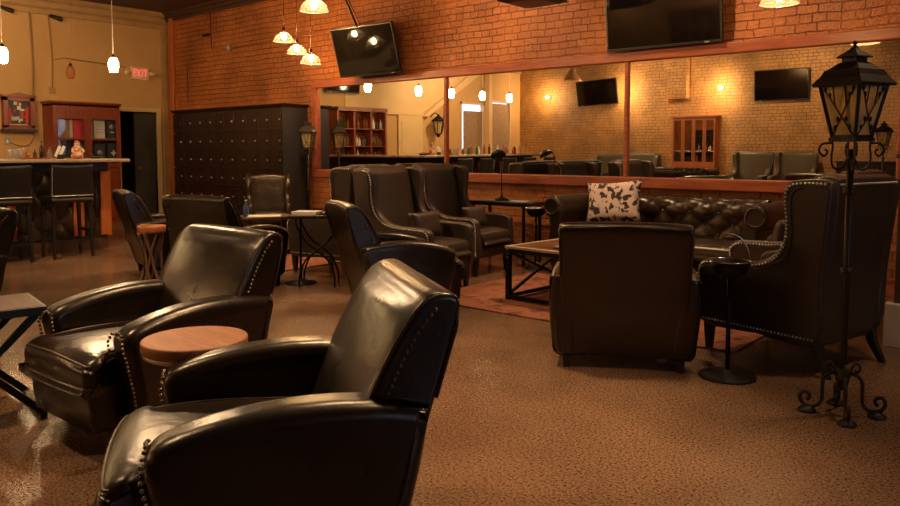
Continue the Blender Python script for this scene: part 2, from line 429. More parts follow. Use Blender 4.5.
def text_part(name, body, size, mat, parent, loc, rot, extrude=0.002):
    cu = bpy.data.curves.new(name+'_curve', 'FONT'); cu.body = body; cu.size = size; cu.space_character = 1.12; cu.extrude = extrude
    cu.align_x = 'CENTER'; cu.align_y = 'CENTER'
    tmp = bpy.data.objects.new('tmp', cu); COL.objects.link(tmp)
    dg = bpy.context.evaluated_depsgraph_get()
    me = bpy.data.meshes.new_from_object(tmp.evaluated_get(dg)); bpy.data.objects.remove(tmp)
    me.materials.clear(); me.materials.append(mat)
    o = bpy.data.objects.new(name, me); COL.objects.link(o); o.parent = parent; o.location = loc; o.rotation_euler = rot
    return o

# ------------------------------------------------------------------ the room
XL, XR, YB, YF, H = -14.46, 4.2, 8.0, -4.6, 4.1
struct(MB().box2((XL-3, YF-0.3, -0.1), (XR+0.2, YB+0.3, 0)).build('floor', 'floor'))
struct(MB().box2((XL-3, YF-0.3, H), (XR+0.2, YB+0.3, H+0.1)).build('ceiling', 'ceiling'))
struct(MB().box2((XL-0.15, YB, 0), (XR+0.2, YB+0.25, H)).build('wall_back', 'brick'))
struct(MB().box2((XL-0.15, YF-0.25, 0), (XR+0.2, YF, H)).build('wall_front', 'bricktan'))
# left wall with a doorway near the back corner and two window openings towards the front
D0, D1, DZ = 7.02, 7.78, 2.13
lw = MB()
wins = [(-2.68, -1.5, 0.3, 2.77), (-4.06, -2.93, 0.3, 2.88)]
lw.box2((XL-0.15, D1, 0), (XL, YB, H)).box2((XL-0.15, D0, DZ), (XL, D1, H)).box2((XL-0.15, -1.5, 0), (XL, D0, H))
lw.box2((XL-0.15, YF, 0), (XL, -4.06, H)).box2((XL-0.15, -2.93, 0), (XL, -2.68, H))
for a, b, z0, z1 in wins: lw.box2((XL-0.15, a, 0), (XL, b, z0)).box2((XL-0.15, a, z1), (XL, b, H))
struct(lw.build('wall_left', 'plaster'))
# right end wall: big storefront window, out of frame
rw = MB().box2((XR, YF, 0), (XR+0.15, YB, 0.9)).box2((XR, YF, 2.7), (XR+0.15, YB, H)).box2((XR, YF, 0.9), (XR+0.15, 0.4, 2.7)).box2((XR, 3.0, 0.9), (XR+0.15, YB, 2.7))
struct(rw.build('wall_right', 'plaster'))
sf = struct(MB().box2((XR+0.02, 0.4, 0.9), (XR+0.1, 0.47, 2.7)).box2((XR+0.02, 2.93, 0.9), (XR+0.1, 3.0, 2.7)).box2((XR+0.02, 1.66, 0.9), (XR+0.1, 1.74, 2.7)).box2((XR+0.02, 0.4, 0.9), (XR+0.1, 3.0, 0.98)).box2((XR+0.02, 0.4, 2.62), (XR+0.1, 3.0, 2.7)).build('window_1', 'black'))
MB().box2((XR+0.055, 0.47, 0.98), (XR+0.06, 2.93, 2.62)).build('glass', 'cabglass', sf)
# corridor behind the doorway
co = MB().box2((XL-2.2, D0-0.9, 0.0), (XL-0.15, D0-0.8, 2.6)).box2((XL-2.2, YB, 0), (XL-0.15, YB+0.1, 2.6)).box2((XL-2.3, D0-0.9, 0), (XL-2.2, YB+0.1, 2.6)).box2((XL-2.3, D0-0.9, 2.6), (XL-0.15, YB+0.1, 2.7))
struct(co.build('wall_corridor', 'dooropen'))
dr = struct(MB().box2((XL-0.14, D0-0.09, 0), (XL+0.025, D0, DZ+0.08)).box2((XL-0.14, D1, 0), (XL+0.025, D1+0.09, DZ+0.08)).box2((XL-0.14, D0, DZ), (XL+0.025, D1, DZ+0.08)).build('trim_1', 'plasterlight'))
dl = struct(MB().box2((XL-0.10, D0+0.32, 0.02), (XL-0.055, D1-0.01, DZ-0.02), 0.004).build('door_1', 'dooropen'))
MB().ball((XL-0.03, D0+0.40, 1.0), 0.03).build('door_knob', 'grey', dl)
# windows on the left wall (seen in the mirror): frame, blind, bright edges
for i, (a, b, z0, z1) in enumerate(wins):
    f = MB()
    f.box2((XL-0.12, a, z0), (XL+0.02, a+0.06, z1)).box2((XL-0.12, b-0.06, z0), (XL+0.02, b, z1)).box2((XL-0.12, a, z1-0.06), (XL+0.02, b, z1)).box2((XL-0.12, a, z0), (XL+0.02, b, z0+0.06))
    w = struct(f.build('window_%d' % (i+2), 'plasterlight'))
    MB().box2((XL-0.10, a+0.06, z0+0.06), (XL-0.095, b-0.06, z1-0.06)).build('pane', 'cabglass', w)
    MB().box2((XL-0.05, a+0.07, z0+0.06), (XL-0.04, b-(0.19 if i == 0 else 0.09), z1-(0.26 if i == 0 else 0.09))).build('roller_blind', 'blind', w)
struct(MB().box2((XL, -2.88, 0), (XL+0.16, -2.72, H)).build('trim_2', 'plasterlight'))
# cornices
cp = [(0, 0), (0, -0.30), (0.05, -0.30), (0.07, -0.22), (0.13, -0.18), (0.15, -0.10), (0.22, -0.06), (0.25, 0)]
m = MB(); m.rings([[(XL+x, y, H+z) for x, z in cp] for y in (YF, YB)], smooth=False); struct(m.build('trim_3', 'cornice'))
m = MB(); m.rings([[(x, YB-a*0.7, H+z*0.5) for a, z in cp] for x in (XL, XR)], smooth=False); struct(m.build('trim_4', 'ceiling'))
# narrow wood trim at the brick corner, running down beside the lockers
struct(MB().box2((-14.2, 7.94, 0.46), (-14.06, 8.0, 4.0), 0.01).box2((-14.02, 7.955, 0.46), (-13.98, 8.0, 2.5)).box2((-14.24, 7.93, 0.40), (-13.96, 8.0, 0.47)).build('trim_5', 'orangewood'))
struct(MB().box2((XL, 7.90, 0), (XL+0.08, 8.0, 4.0)).build('trim_6', 'cornice'))
struct(MB().box2((-9.9, 7.975, 0), (XR, 8.0, 0.14)).box2((-9.9, 7.96, 0.13), (XR, 8.0, 0.155)).build('baseboard_back', 'orangewood'))
struct(MB().box2((-9.9, 7.98, 0.40), (-4.0, 8.0, 0.45)).build('trim_7', 'brick'))
# sloping stair soffit against the left wall (only seen in the mirror)
m = MB()
def yz(pts, x0, x1, mb): mb.rings([[(x, y, z) for y, z in pts] for x in (x0, x1)], smooth=False)
yz([(3.1, 2.34), (0.3, 2.34), (-2.5, 3.8), (-2.5, 4.08), (3.1, 4.08)][::1], XL, XL+0.02, m)
yz([(0.25, 2.28), (0.05, 2.28), (-2.6, 3.78), (-2.6, 3.95), (-2.4, 3.95)], XL, XL+0.12, m)
struct(m.build('wall_stair_soffit', 'plasterlight'))
struct(MB().box2((XL, 0.2, 2.30), (XL+0.06, 3.1, 2.38)).build('trim_8', 'plasterlight'))
d2 = struct(MB().box2((XL, 0.22, 0), (XL+0.05, 1.2, 2.30), 0.005).box2((XL+0.05, 0.34, 1.25), (XL+0.06, 1.08, 2.1)).box2((XL+0.05, 0.34, 0.2), (XL+0.06, 1.08, 1.1)).build('door_2', 'plasterlight'))
MB().ball((XL+0.09, 0.32, 1.02), 0.03).build('door_knob', 'nail', d2)
# boxed pier on the opposite wall
struct(MB().box2((-9.25, YF, 2.74), (-8.66, YF+0.22, H), 0.01).build('wall_pier', 'bricktan'))

# mirror in its red wood frame; the panes lean a touch into the room
mx0, mx1, mz0, mz1 = -9.62, -1.36, 1.05, 2.37
tilt = 0.003
fr = thing('wall_mirror', 'wide three-pane mirror in a red stained wood frame on the brick wall', 'mirror', (0, 0, 0))
f = 0.115
MB().box2((mx0-f, 7.925, mz1), (mx1+f, 7.999, mz1+f), 0.012).build('frame_rail', 'redwood', fr)
MB().box2((mx0-f, 7.925, mz0-f-0.01), (mx1+f, 7.999, mz0), 0.012).build('frame_rail', 'redwood', fr)
MB().box2((mx0-f, 7.925, mz0), (mx0, 7.999, mz1), 0.012).build('frame_stile', 'redwood', fr)
MB().box2((mx1, 7.925, mz0), (mx1+f, 7.999, mz1), 0.012).build('frame_stile', 'redwood', fr)
for x in (-6.86, -4.105): MB().box2((x-0.022, 7.94, mz0), (x+0.022, 7.999, mz1), 0.006).build('frame_mullion', 'redwood', fr)
xs = [mx0, -6.86, -4.105, mx1]
for a, b in zip(xs, xs[1:]):
    m = MB(); t = tilt*(mz1-mz0)/2
    m.rings([[(a, 7.975+t, mz0), (b, 7.975+t, mz0), (b, 7.999, mz0), (a, 7.999, mz0)], [(a, 7.975-t, mz1), (b, 7.975-t, mz1), (b, 7.999, mz1), (a, 7.999, mz1)]], smooth=False)
    m.build('mirror_pane', 'mirror', fr)

# ------------------------------------------------------------------ club chair
def club_chair(label):
    t = thing('club_chair', label, 'armchair', group=None)
    L = 'leather'
    armp = [(-0.355, 0.10), (-0.365, 0.25), (-0.40, 0.42), (-0.415, 0.50), (-0.395, 0.55), (-0.32, 0.585), (-0.16, 0.62), (0.05, 0.635), (0.25, 0.622), (0.36, 0.602), (0.378, 0.57), (0.33, 0.33), (0.26, 0.10), (0.2, 0.09), (-0.2, 0.09)]
    for s in (-1, 1):
        def wp(x, y, z, s=s):
            k = math.sin(max(0, min(1, (z-0.05)/0.6))*PI*0.8)
            return (x+s*0.028*k, y, z)
        a, b = (0.265, 0.42) if s > 0 else (-0.42, -0.265)
        arm = MB().slab(armp, a, b, 0.045, 4, 3, wp).build('arm', L, t)
        st = MB()
        path = [(s*0.395, -0.352, 0.12), (s*0.402, -0.367, 0.25), (s*0.415, -0.405, 0.42), (s*0.41, -0.42, 0.49), (s*0.385, -0.41, 0.535), (s*0.35, -0.405, 0.550), (s*0.305, -0.41, 0.540)]
        st.studs(along([(x+s*0.015, y-0.004, z) for x, y, z in path], 0.021), 0.0075)
        path2 = [(s*0.305, -0.41, 0.540), (s*0.283, -0.42, 0.50), (s*0.285, -0.41, 0.43)]
        st.studs(along(path2, 0.021), 0.0075)
        st.build('nailhead_trim', 'nail', arm)
    backp = [(0.10, 0.34), (0.145, 0.50), (0.212, 0.67), (0.290, 0.82), (0.350, 0.905), (0.395, 0.933), (0.448, 0.932), (0.475, 0.905), (0.465, 0.83), (0.375, 0.50), (0.28, 0.14), (0.26, 0.095), (0.18, 0.09), (0.11, 0.16)]
    def wb(x, y, z):
        u = x/0.37
        tz = max(0, (z-0.3)/0.64)
        return (x*(1.0+0.02*tz), y-0.035*(1-u*u)*(1 if y < 0.33+0.0*z else 0.15)+0.012*u*u*tz, z-0.010*tz*abs(u)**3)
    bk = MB().slab(backp, -0.375, 0.375, 0.020, 4, 4, wb, 10).build('backrest', L, t)
    pp = MB()
    for s in (-1, 1):
        st = MB()
        pth = [wb(s*0.373, 0.235, 0.60), wb(s*0.373, 0.30, 0.75), wb(s*0.373, 0.36, 0.85), wb(s*0.373, 0.40, 0.892)]
        st.studs(along([(p[0]+s*0.004, p[1], p[2]) for p in pth], 0.022), 0.0075)
        st.build('nailhead_trim', 'nail', bk)
        pth = [wb(s*0.371, 0.187, 0.60), wb(s*0.371, 0.245, 0.73), wb(s*0.371, 0.305, 0.84), wb(s*0.369, 0.357, 0.905), wb(s*0.364, 0.41, 0.927)]
        pp.tube(catmull(pth, False, 4), 0.006, 6)
    pth = [wb(-0.371, 0.405, 0.61), wb(-0.371, 0.465, 0.83), wb(-0.367, 0.468, 0.908), wb(0, 0.472, 0.914), wb(0.367, 0.468, 0.908), wb(0.371, 0.465, 0.83), wb(0.371, 0.405, 0.61)]
    pp.tube(pth, 0.006, 6); pp.build('piping', 'piping', bk)
    seatp = [(-0.515, 0.29), (-0.532, 0.32), (-0.535, 0.40), (-0.505, 0.445), (-0.42, 0.468), (-0.2, 0.475), (0.0, 0.465), (0.2, 0.44), (0.22, 0.32), (0.1, 0.29)]
    def ws(x, y, z):
        k = max(0.0, min(1.0, (-0.425-y)/0.03)); k = k*k*(3-2*k)
        return (x*(1.0+0.22*k), y-0.022+0.02*(abs(x)/0.28)**3*(1 if y < -0.3 else 0), z-0.02*(abs(x)/0.28)**2*(1 if z > 0.4 else 0))
    sc = MB().slab(seatp, -0.272, 0.272, 0.03, 4, 4, ws, 8).build('seat_cushion', L, t)
    pp = MB()
    pp.tube(catmull([ws(-0.262, 0.15, 0.448), ws(-0.262, -0.2, 0.472), ws(-0.262, -0.42, 0.464), ws(-0.258, -0.508, 0.43), ws(-0.2, -0.523, 0.432), ws(0, -0.525, 0.435), ws(0.2, -0.523, 0.432), ws(0.258, -0.508, 0.43), ws(0.262, -0.42, 0.464), ws(0.262, -0.2, 0.472), ws(0.262, 0.15, 0.448)], False, 4), 0.006, 6)
    pp.build('piping', 'piping', sc)
    MB().slab([(-0.500, 0.10), (-0.515, 0.2), (-0.520, 0.31), (0.20, 0.31), (0.20, 0.10)], -0.305, 0.305, 0.02, 3, 1).build('base', L, t)
    for sx in (-1, 1):
        for sy in (-0.32, 0.215):
            MB().rings([[(sx*0.34+a*0.030, sy+b*0.030, 0.12) for a, b in ((-1, -1), (1, -1), (1, 1), (-1, 1))], [(sx*0.34+a*0.02, sy+b*0.02, 0.0) for a, b in ((-1, -1), (1, -1), (1, 1), (-1, 1))]], smooth=False).build('foot', 'foot', t)
    return t

def face(fx, fy): return math.atan2(fx, -fy)   # rotation that turns the local front (0,-1) to (fx,fy)

club = club_chair('large dark leather club chair filling the foreground, its seat to the left')
club.location = (-2.01, 1.52, 0); club.rotation_euler = (0, 0, -0.567)
dup(club, (-3.59, 1.93, 0), face(0.02, -1), 'dark leather club chair behind the round wood side table, facing left')
dup(club, (-4.46, 4.47, 0), 2.66, 'dark club chair seen from its side, tan edged back, before the studded wing chairs')
dup(club, (-2.25, 4.355, 0), -2.645, 'dark club chair turned fully away from us in front of the coffee table')
dup(club, (-7.76, 4.25, 0), 2.837, 'dark club chair beside the twig-legged table, near the bar stools')
dup(club, (-6.51, 4.23, 0), 3.406, 'dark club chair seen from behind, right of the twig-legged table')
dup(club, (-6.33, 1.61, 0), 0.098, 'dark club chair cut off by the left edge of the picture')

# ------------------------------------------------------------------ wing chair
def wing_chair(label, mat='wing'):
    t = thing('wing_chair', label, 'armchair')
    sidep = [(0.385, 0.20), (0.42, 0.60), (0.47, 1.11), (0.455, 1.17), (0.40, 1.185), (0.28, 1.18), (0.205, 1.15), (0.185, 1.05), (0.19, 0.90), (0.165, 0.78), (0.08, 0.69), (-0.07, 0.645), (-0.34, 0.635), (-0.43, 0.60), (-0.445, 0.52), (-0.43, 0.20), (0.0, 0.19)]
    edge = [(-0.425, 0.24), (-0.43, 0.50), (-0.415, 0.58), (-0.34, 0.612), (-0.07, 0.622), (0.09, 0.665), (0.185, 0.765), (0.213, 0.90), (0.208, 1.05), (0.228, 1.13), (0.29, 1.158), (0.44, 1.160)]
    P = catmull(edge, False, 4)
    for s in (-1, 1):
        def wp(x, y, z, s=s):
            k = max(0, min(1, (z-0.62)/0.5))
            return (x+s*0.045*k*(1 if y < 0.3 else 0.3)+s*0.02*max(0, min(1, (z-0.25)/0.3)), y, z)
        a, b = (0.285, 0.375) if s > 0 else (-0.375, -0.285)
        sd = MB().slab(sidep, a, b, 0.022, 3, 3, wp).build('wing_and_arm', mat, t)
        st = MB().studs(along([wp(s*0.380, y, z) for y, z in P], 0.024), 0.009)
        st.build('nailhead_trim', 'nailsilver', sd)
        MB().studs(along([wp(s*0.380, y, 0.225) for y in (-0.40, 0.37)], 0.024), 0.0075).build('lower_nailhead_trim', 'nailsilver', sd)
        pp = MB().tube([wp(s*0.381, y+0.03 if z > 0.7 else y, z-0.024) for y, z in P], 0.004, 5); pp.build('piping', 'piping', sd)
    backp = [(0.19, 0.40), (0.22, 0.62), (0.27, 0.86), (0.31, 1.08), (0.345, 1.18), (0.40, 1.205), (0.46, 1.19), (0.475, 1.13), (0.42, 0.60), (0.385, 0.20), (0.25, 0.20)]
    def wb(x, y, z):
        u = x/0.33
        return (x, y-(0.03*(1-u*u) if y < 0.33 else 0), z)
    bk = MB().slab(backp, -0.335, 0.335, 0.03, 4, 4, wb, 8).build('backrest', mat, t)
    st = MB().studs(along([(-0.33, 0.478, 1.155), (0.33, 0.478, 1.155)], 0.024), 0.0075); st.build('nailhead_trim', 'nailsilver', bk)
    seatp = [(-0.44, 0.33), (-0.465, 0.38), (-0.46, 0.44), (-0.42, 0.475), (-0.2, 0.49), (0.1, 0.475), (0.22, 0.45), (0.22, 0.33)]
    MB().slab(seatp, -0.282, 0.282, 0.03, 4, 4).build('seat_cushion', mat, t)
    MB().slab([(-0.43, 0.20), (-0.435, 0.34), (0.36, 0.35), (0.38, 0.20)], -0.29, 0.29, 0.01, 2, 1).build('base', mat, t)
    def leg(x, y, dx, dy):
        q = ((-1, -1), (1, -1), (1, 1), (-1, 1))
        MB().rings([[(x+a*0.032, y+b*0.032, 0.26) for a, b in q], [(x+dx*0.4+a*0.025, y+dy*0.4+b*0.025, 0.12) for a, b in q], [(x+dx+a*0.017, y+dy+b*0.017, 0) for a, b in q]], smooth=False).build('leg', 'foot', t)
    leg(-0.32, -0.39, 0, 0); leg(0.32, -0.39, 0, 0); leg(-0.31, 0.34, -0.01, 0.10); leg(0.31, 0.34, 0.01, 0.10)
    return t
wing = wing_chair('big studded brown wing chair at the right, seen from behind, beside the lantern lamp')
wing.location = (-1.465, 5.20, 0); wing.rotation_euler = (0, 0, -1.841)
dup(wing, (-1.72, 6.42, 0), face(-1.0, 0.10), 'brown wing chair beyond the big one at the right, only its top and arm showing')
dup(wing, (-5.05, 5.40, 0), 1.693, 'studded brown wing chair with a lumbar pillow, nearer of the side by side pair')
dup(wing, (-5.385, 6.53, 0), 1.672, 'brown wing chair beside the side table, farther of the side by side pair')
dup(wing, (-6.43, 5.63, 0), -1.379, 'wing chair back to back with the studded pair, facing the lockers')
dup(wing, (-6.62, 6.58, 0), -1.45, 'farther wing chair facing the lockers, mostly hidden, seen in the mirror')
ow = wing_chair('left one of two olive wing chairs under the television, seen in the mirror', 'tan')
ow.location = (-6.74, -3.93, 0); ow.rotation_euler = (0, 0, face(0.0, 1.0)); ow.scale = (1.18, 1.05, 1.05)
dup(ow, (-5.66, -3.93, 0), face(0.0, 1.0), 'right one of two olive wing chairs under the television, seen in the mirror')

# shiny brown armchair before the lockers
def tub_wing(label):
    t = thing('wing_armchair', label, 'armchair')
    mt = 'tanbrown'
    backp = [(0.16, 0.38), (0.20, 0.60), (0.25, 0.85), (0.28, 0.98), (0.33, 1.02), (0.38, 1.0), (0.39, 0.94), (0.36, 0.5), (0.33, 0.12), (0.2, 0.12)]
    MB().slab(backp, -0.30, 0.30, 0.03, 4, 4, lambda x, y, z: (x*(1+0.12*max(0, z-0.5)), y, z-0.25*x*x*(z > 0.8))).build('backrest', mt, t)
    for s in (-1, 1):
        a, b = (0.27, 0.34) if s > 0 else (-0.34, -0.27)
        MB().slab([(0.34, 0.12), (0.38, 0.95), (0.34, 1.02), (0.2, 0.98), (0.08, 0.85), (0.08, 0.68), (-0.1, 0.60), (-0.32, 0.60), (-0.38, 0.52), (-0.36, 0.12)], a, b, 0.025, 3, 3, lambda x, y, z: (x+(0.06*max(0, z-0.5) if x > 0 else -0.06*max(0, z-0.5)), y, z)).build('wing_and_arm', mt, t)
    MB().slab([(-0.38, 0.30), (-0.40, 0.40), (-0.35, 0.46), (0.18, 0.44), (0.18, 0.30)], -0.265, 0.265, 0.03, 3, 3).build('seat_cushion', mt, t)
    MB().box((0, 0, 0.2), (0.6, 0.68, 0.2), 0.01).build('base', mt, t)
    for sx in (-1, 1):
        for sy in (-0.3, 0.3): MB().cyl((sx*0.27, sy, 0.12), (sx*0.27, sy, 0), 0.025, 0.017, 8).build('foot', 'foot', t)
    return t
M['tanbrown'] = leather('glossy saddle brown leather', (0.016, 0.008, 0.004), 0.28, (0.06, 0.03, 0.012), 0.3)
tw = tub_wing('glossy saddle brown wing armchair standing in front of the dark lockers')
tw.location = (-9.35, 6.78, 0); tw.rotation_euler = (0, 0, face(0.83, -0.55)); tw.scale = (0.88, 0.9, 0.98)

# ------------------------------------------------------------------ chesterfield sofa
def chesterfield(label, W=2.45, loc=(0, 0, 0), rz=0.0, mat='chest'):
    t = thing('chesterfield_sofa', label, 'sofa', loc, rz)
    w = W/2
    aw = 0.24
    # tufted inner back as a displaced sheet that rolls over the top
    def sheet(x0, x1, name, parent):
        bm = MB(); NX, NV = 110, 40
        prof = catmull([(0.18, 0.42), (0.20, 0.53), (0.20, 0.63), (0.18, 0.72), (0.19, 0.785), (0.24, 0.83), (0.30, 0.835), (0.37, 0.80), (0.40, 0.74), (0.39, 0.65), (0.38, 0.45), (0.38, 0.12)], False, 6)
        Ls = [0]
        for a, b in zip(prof, prof[1:]): Ls.append(Ls[-1]+math.dist(a, b))
        tot = Ls[-1]; btn = []
        sx, sv = 0.15, 0.115
        g = []
        def pt(d):
            for i in range(len(Ls)-1):
                if Ls[i+1] >= d:
                    k = (d-Ls[i])/(Ls[i+1]-Ls[i]); a, b = prof[i], prof[i+1]
                    dy, dz = b[0]-a[0], b[1]-a[1]; L = math.hypot(dy, dz)
                    return a[0]+dy*k, a[1]+dz*k, -dz/L, dy/L
            a, b = prof[-2], prof[-1]; return b[0], b[1], 1, 0
        vmax = 0.56
        for i in range(NX+1):
            x = x0+(x1-x0)*i/NX; row = []
            for j in range(NV+1):
                d = tot*(j/NV)**1.15
                y, z, ny, nz = pt(d)
                u = (x-x0)/sx; v = (d-0.07)/sv
                a = (u+v)/2; b = (u-v)/2
                puff = (abs(math.sin(PI*a))*abs(math.sin(PI*b)))**0.45
                dp = 0.034*puff*max(0, min(1, (vmax-d)/0.1))*min(1, d/0.04) + 0.034*(1-max(0, min(1, (vmax-d)/0.1)))
                row.append((x, y+ny*dp, z+nz*dp))
            g.append(row)
        bm.rings(g, cap=False, closed=False)
        o = bm.build(name, mat, parent)
        nv = 0
        for r in range(0, 5):
            d = 0.07+r*sv
            if d > vmax-0.06: break
            k = r % 2
            while x0+k*sx < x1-0.02:
                x = x0+k*sx
                if x > x0+0.03:
                    y, z, ny, nz = pt(d)
                    MB().ball((x, y+ny*0.006, z+nz*0.006), 0.014, 8).build('button', mat, o)
                k += 2
        return o
    sheet(-w+aw-0.03, w-aw+0.03, 'tufted_back', t)
    # rolled arms
    for s in (-1, 1):
        cx = s*(w-aw/2)
        ring = [(cx-s*0.10, 0.12), (cx-s*0.10, 0.60), (cx-s*0.095, 0.72), (cx-s*0.06, 0.82), (cx+s*0.02, 0.86), (cx+s*0.10, 0.82), (cx+s*0.135, 0.73), (cx+s*0.10, 0.65), (cx+s*0.05, 0.60), (cx+s*0.06, 0.40), (cx+s*0.06, 0.12)]
        am = MB().slab(ring, -0.44, 0.36, 0.03, 4, 4, ax='y').build('rolled_arm', mat, t)
        sc = MB(); n = 30
        sc.tube([(cx+s*0.02+0.085*math.cos(a), -0.445, 0.745+0.085*math.sin(a)) for a in [2*PI*i/n for i in range(n+1)]], 0.008, 6)
        sc.studs([(cx+s*0.02+0.10*math.cos(a), -0.442, 0.745+0.10*math.sin(a)) for a in [2*PI*i/28 for i in range(28)]], 0.005)
        sc.build('scroll_trim', 'piping', am)
    n = 3; cw = (W-2*aw+0.02)/n
    for i in range(n):
        x0 = -w+aw-0.01+i*cw
        MB().slab([(-0.45, 0.30), (-0.47, 0.37), (-0.43, 0.445), (-0.2, 0.465), (0.16, 0.45), (0.17, 0.30)], x0+0.003, x0+cw-0.003, 0.035, 4, 3).build('seat_cushion', mat, t)
    MB().slab([(-0.44, 0.10), (-0.45, 0.31), (0.2, 0.31), (0.36, 0.30), (0.36, 0.10)], -w+aw-0.06, w-aw+0.06, 0.01, 2, 1).build('base', mat, t)
    for sx in (-1, 1):
        for sy in (-0.38, 0.3): MB().lathe([(0.03, 0.12), (0.045, 0.08), (0.04, 0.04), (0.028, 0.0)], (sx*(w-0.13), sy, 0), 12).build('bun_foot', 'foot', t)
    return t
chesterfield('dark brown button-tufted chesterfield sofa under the mirror', 2.38, (-3.38, 7.40, 0), 0)
chesterfield('low tufted sofa behind the camera, seen as a dark shape in the mirror', 2.0, (-8.1, -2.5, 0), R(180))

def pillow_obj(name, label, cat, w, h, t_, loc, rot, mat, e=4):
    o = MB().pillow(w, h, t_, 14, e=e).build(name, mat, None, loc)
    o.rotation_euler = rot
    return tag(o, label, cat)
p = pillow_obj('throw_pillow', 'brown and white cowhide pillow leaning on the chesterfield', 'pillow', 0.62, 0.48, 0.16, (-3.90, 7.30, 0.80), (R(-20), R(-5), R(10)), 'cow')
pillow_obj('lumbar_pillow', 'brown leather lumbar pillow in the studded wing chair', 'pillow', 0.46, 0.27, 0.15, (-4.93, 5.40, 0.63), (R(-12), 0, R(95)), 'wing')
pillow_obj('lumbar_pillow', 'pale tan pillow lying in the farther wing chair of the pair', 'pillow', 0.40, 0.24, 0.13, (-5.20, 6.52, 0.62), (R(-14), 0, R(93)), 'wing')
pillow_obj('lumbar_pillow', 'brown pillow peeking over the back of the right hand wing chairs', 'pillow', 0.46, 0.30, 0.15, (-1.86, 6.42, 0.66), (R(-12), 0, R(-90)), 'wing')

# olive settees near the opposite wall, seen in the mirror
def settee(label, loc, rz, W=2.0):
    t = thing('settee', label, 'sofa', loc, rz)
    for s in (-1, 1):
        MB().slab([(0.16, 0.40), (0.22, 0.8), (0.26, 1.12), (0.32, 1.19), (0.40, 1.15), (0.36, 0.4), (0.34, 0.15), (0.2, 0.15)], min(0.01*s, s*(W/2-0.12)), max(0.01*s, s*(W/2-0.12)), 0.05, 4, 3, None, 6).build('back_cushion', 'tan', t)
        a, b = sorted((s*(W/2-0.13), s*W/2))
        MB().slab([(0.36, 0.12), (0.4, 1.1), (0.2, 1.12), (0.1, 0.9), (0.05, 0.70), (-0.35, 0.64), (-0.4, 0.12)], a, b, 0.03, 3, 3).build('arm', 'tan', t)
        MB().slab([(-0.42, 0.3), (-0.44, 0.4), (-0.38, 0.46), (0.2, 0.44), (0.2, 0.3)], min(0.005*s, s*(W/2-0.14)), max(0.005*s, s*(W/2-0.14)), 0.03, 3, 3).build('seat_cushion', 'tan', t)
    MB().box((0, 0, 0.22), (W-0.1, 0.7, 0.2), 0.01).build('base', 'tan', t)
    for sx in (-1, 1):
        for sy in (-0.3, 0.3): MB().cyl((sx*(W/2-0.1), sy, 0.13), (sx*(W/2-0.1), sy, 0), 0.03, 0.02, 8).build('foot', 'foot', t)
    return t
settee('olive brown settee under the opposite television, seen in the mirror', (-10.45, -4.05, 0), R(180), 2.1)

# ------------------------------------------------------------------ rugs
tag(MB().box2((-4.65, 4.97, 0.0), (-1.75, 6.85, 0.012), 0.004).build('area_rug', 'rug'), 'rust red patterned area rug under the coffee table', 'rug')
tag(MB().box2((-8.5, 4.95, 0.0), (-6.85, 7.2, 0.012), 0.004).build('area_rug', 'rug'), 'rust red rug in front of the lockers, under the papers table', 'rug')

# ------------------------------------------------------------------ tables
def coffee_table():
    t = thing('coffee_table', 'iron framed coffee table with crossed braces and patchwork wood top', 'table', (-3.43, 5.90, 0.012), R(-4))
    w, d, h = 0.52, 0.50, 0.475
    MB().box((0, 0, h-0.006), (2*w-0.07, 2*d-0.07, 0.02)).build('tabletop', 'mosaic', t)
    m = MB()
    for s in (-1, 1):
        m.box((s*(w-0.02), 0, h), (0.045, 2*d, 0.022), 0.003); m.box((0, s*(d-0.02), h), (2*w-0.09, 0.045, 0.022), 0.003)
    m.build('top_edge', 'paleedge', t)
    for sx in (-1, 1):
        for sy in (-1, 1):
            lg = MB().box((sx*(w-0.025), sy*(d-0.025), (h-0.02)/2), (0.045, 0.045, h-0.02), 0.003).build('leg', 'iron', t)
            MB().studs([(sx*(w-0.025)+dx, sy*(d-0.0025)+sy*0.001, z) for dx in (-0.012, 0.012) for z in (0.05, 0.08, h-0.09, h-0.06)], 0.005).build('rivets', 'grey', lg)
    m = MB()
    for s in (-1, 1):
        for z in (0.03, h-0.035):
            m.box((0, s*(d-0.025), z), (2*w-0.05, 0.03, 0.03)); m.box((s*(w-0.025), 0, z), (0.03, 2*d-0.05, 0.03))
    m.build('frame_rail', 'iron', t)
    for s in (-1, 1):
        MB().bar((s*(w-0.025), -d+0.04, 0.05), (s*(w-0.025), d-0.04, h-0.05), 0.022, 0.022).build('cross_brace', 'iron', t)
        MB().bar((s*(w-0.03), d-0.04, 0.05), (s*(w-0.03), -d+0.04, h-0.05), 0.022, 0.022).build('cross_brace', 'iron', t)
    return t
coffee_table()
def magazine(loc, rz, sx, sy, sz, mat, label, z2=None):
    o = MB().box((0, 0, sz/2), (sx, sy, sz), 0.001).build('magazine', mat, None, loc); o.rotation_euler = (0, 0, rz)
    return tag(o, label, 'magazine')
M['magpurple'] = simple('magazine cover', (0.30, 0.20, 0.24), 0.3, 0, 0.4, 14)
magazine((-3.42, 5.72, 0.499), 0.3, 0.34, 0.24, 0.012, 'magpurple', 'mauve covered magazine lying on the coffee table')
magazine((-3.30, 5.98, 0.499), -0.2, 0.3, 0.22, 0.01, 'kraft', 'tan magazine lying on the coffee table behind the mauve one')

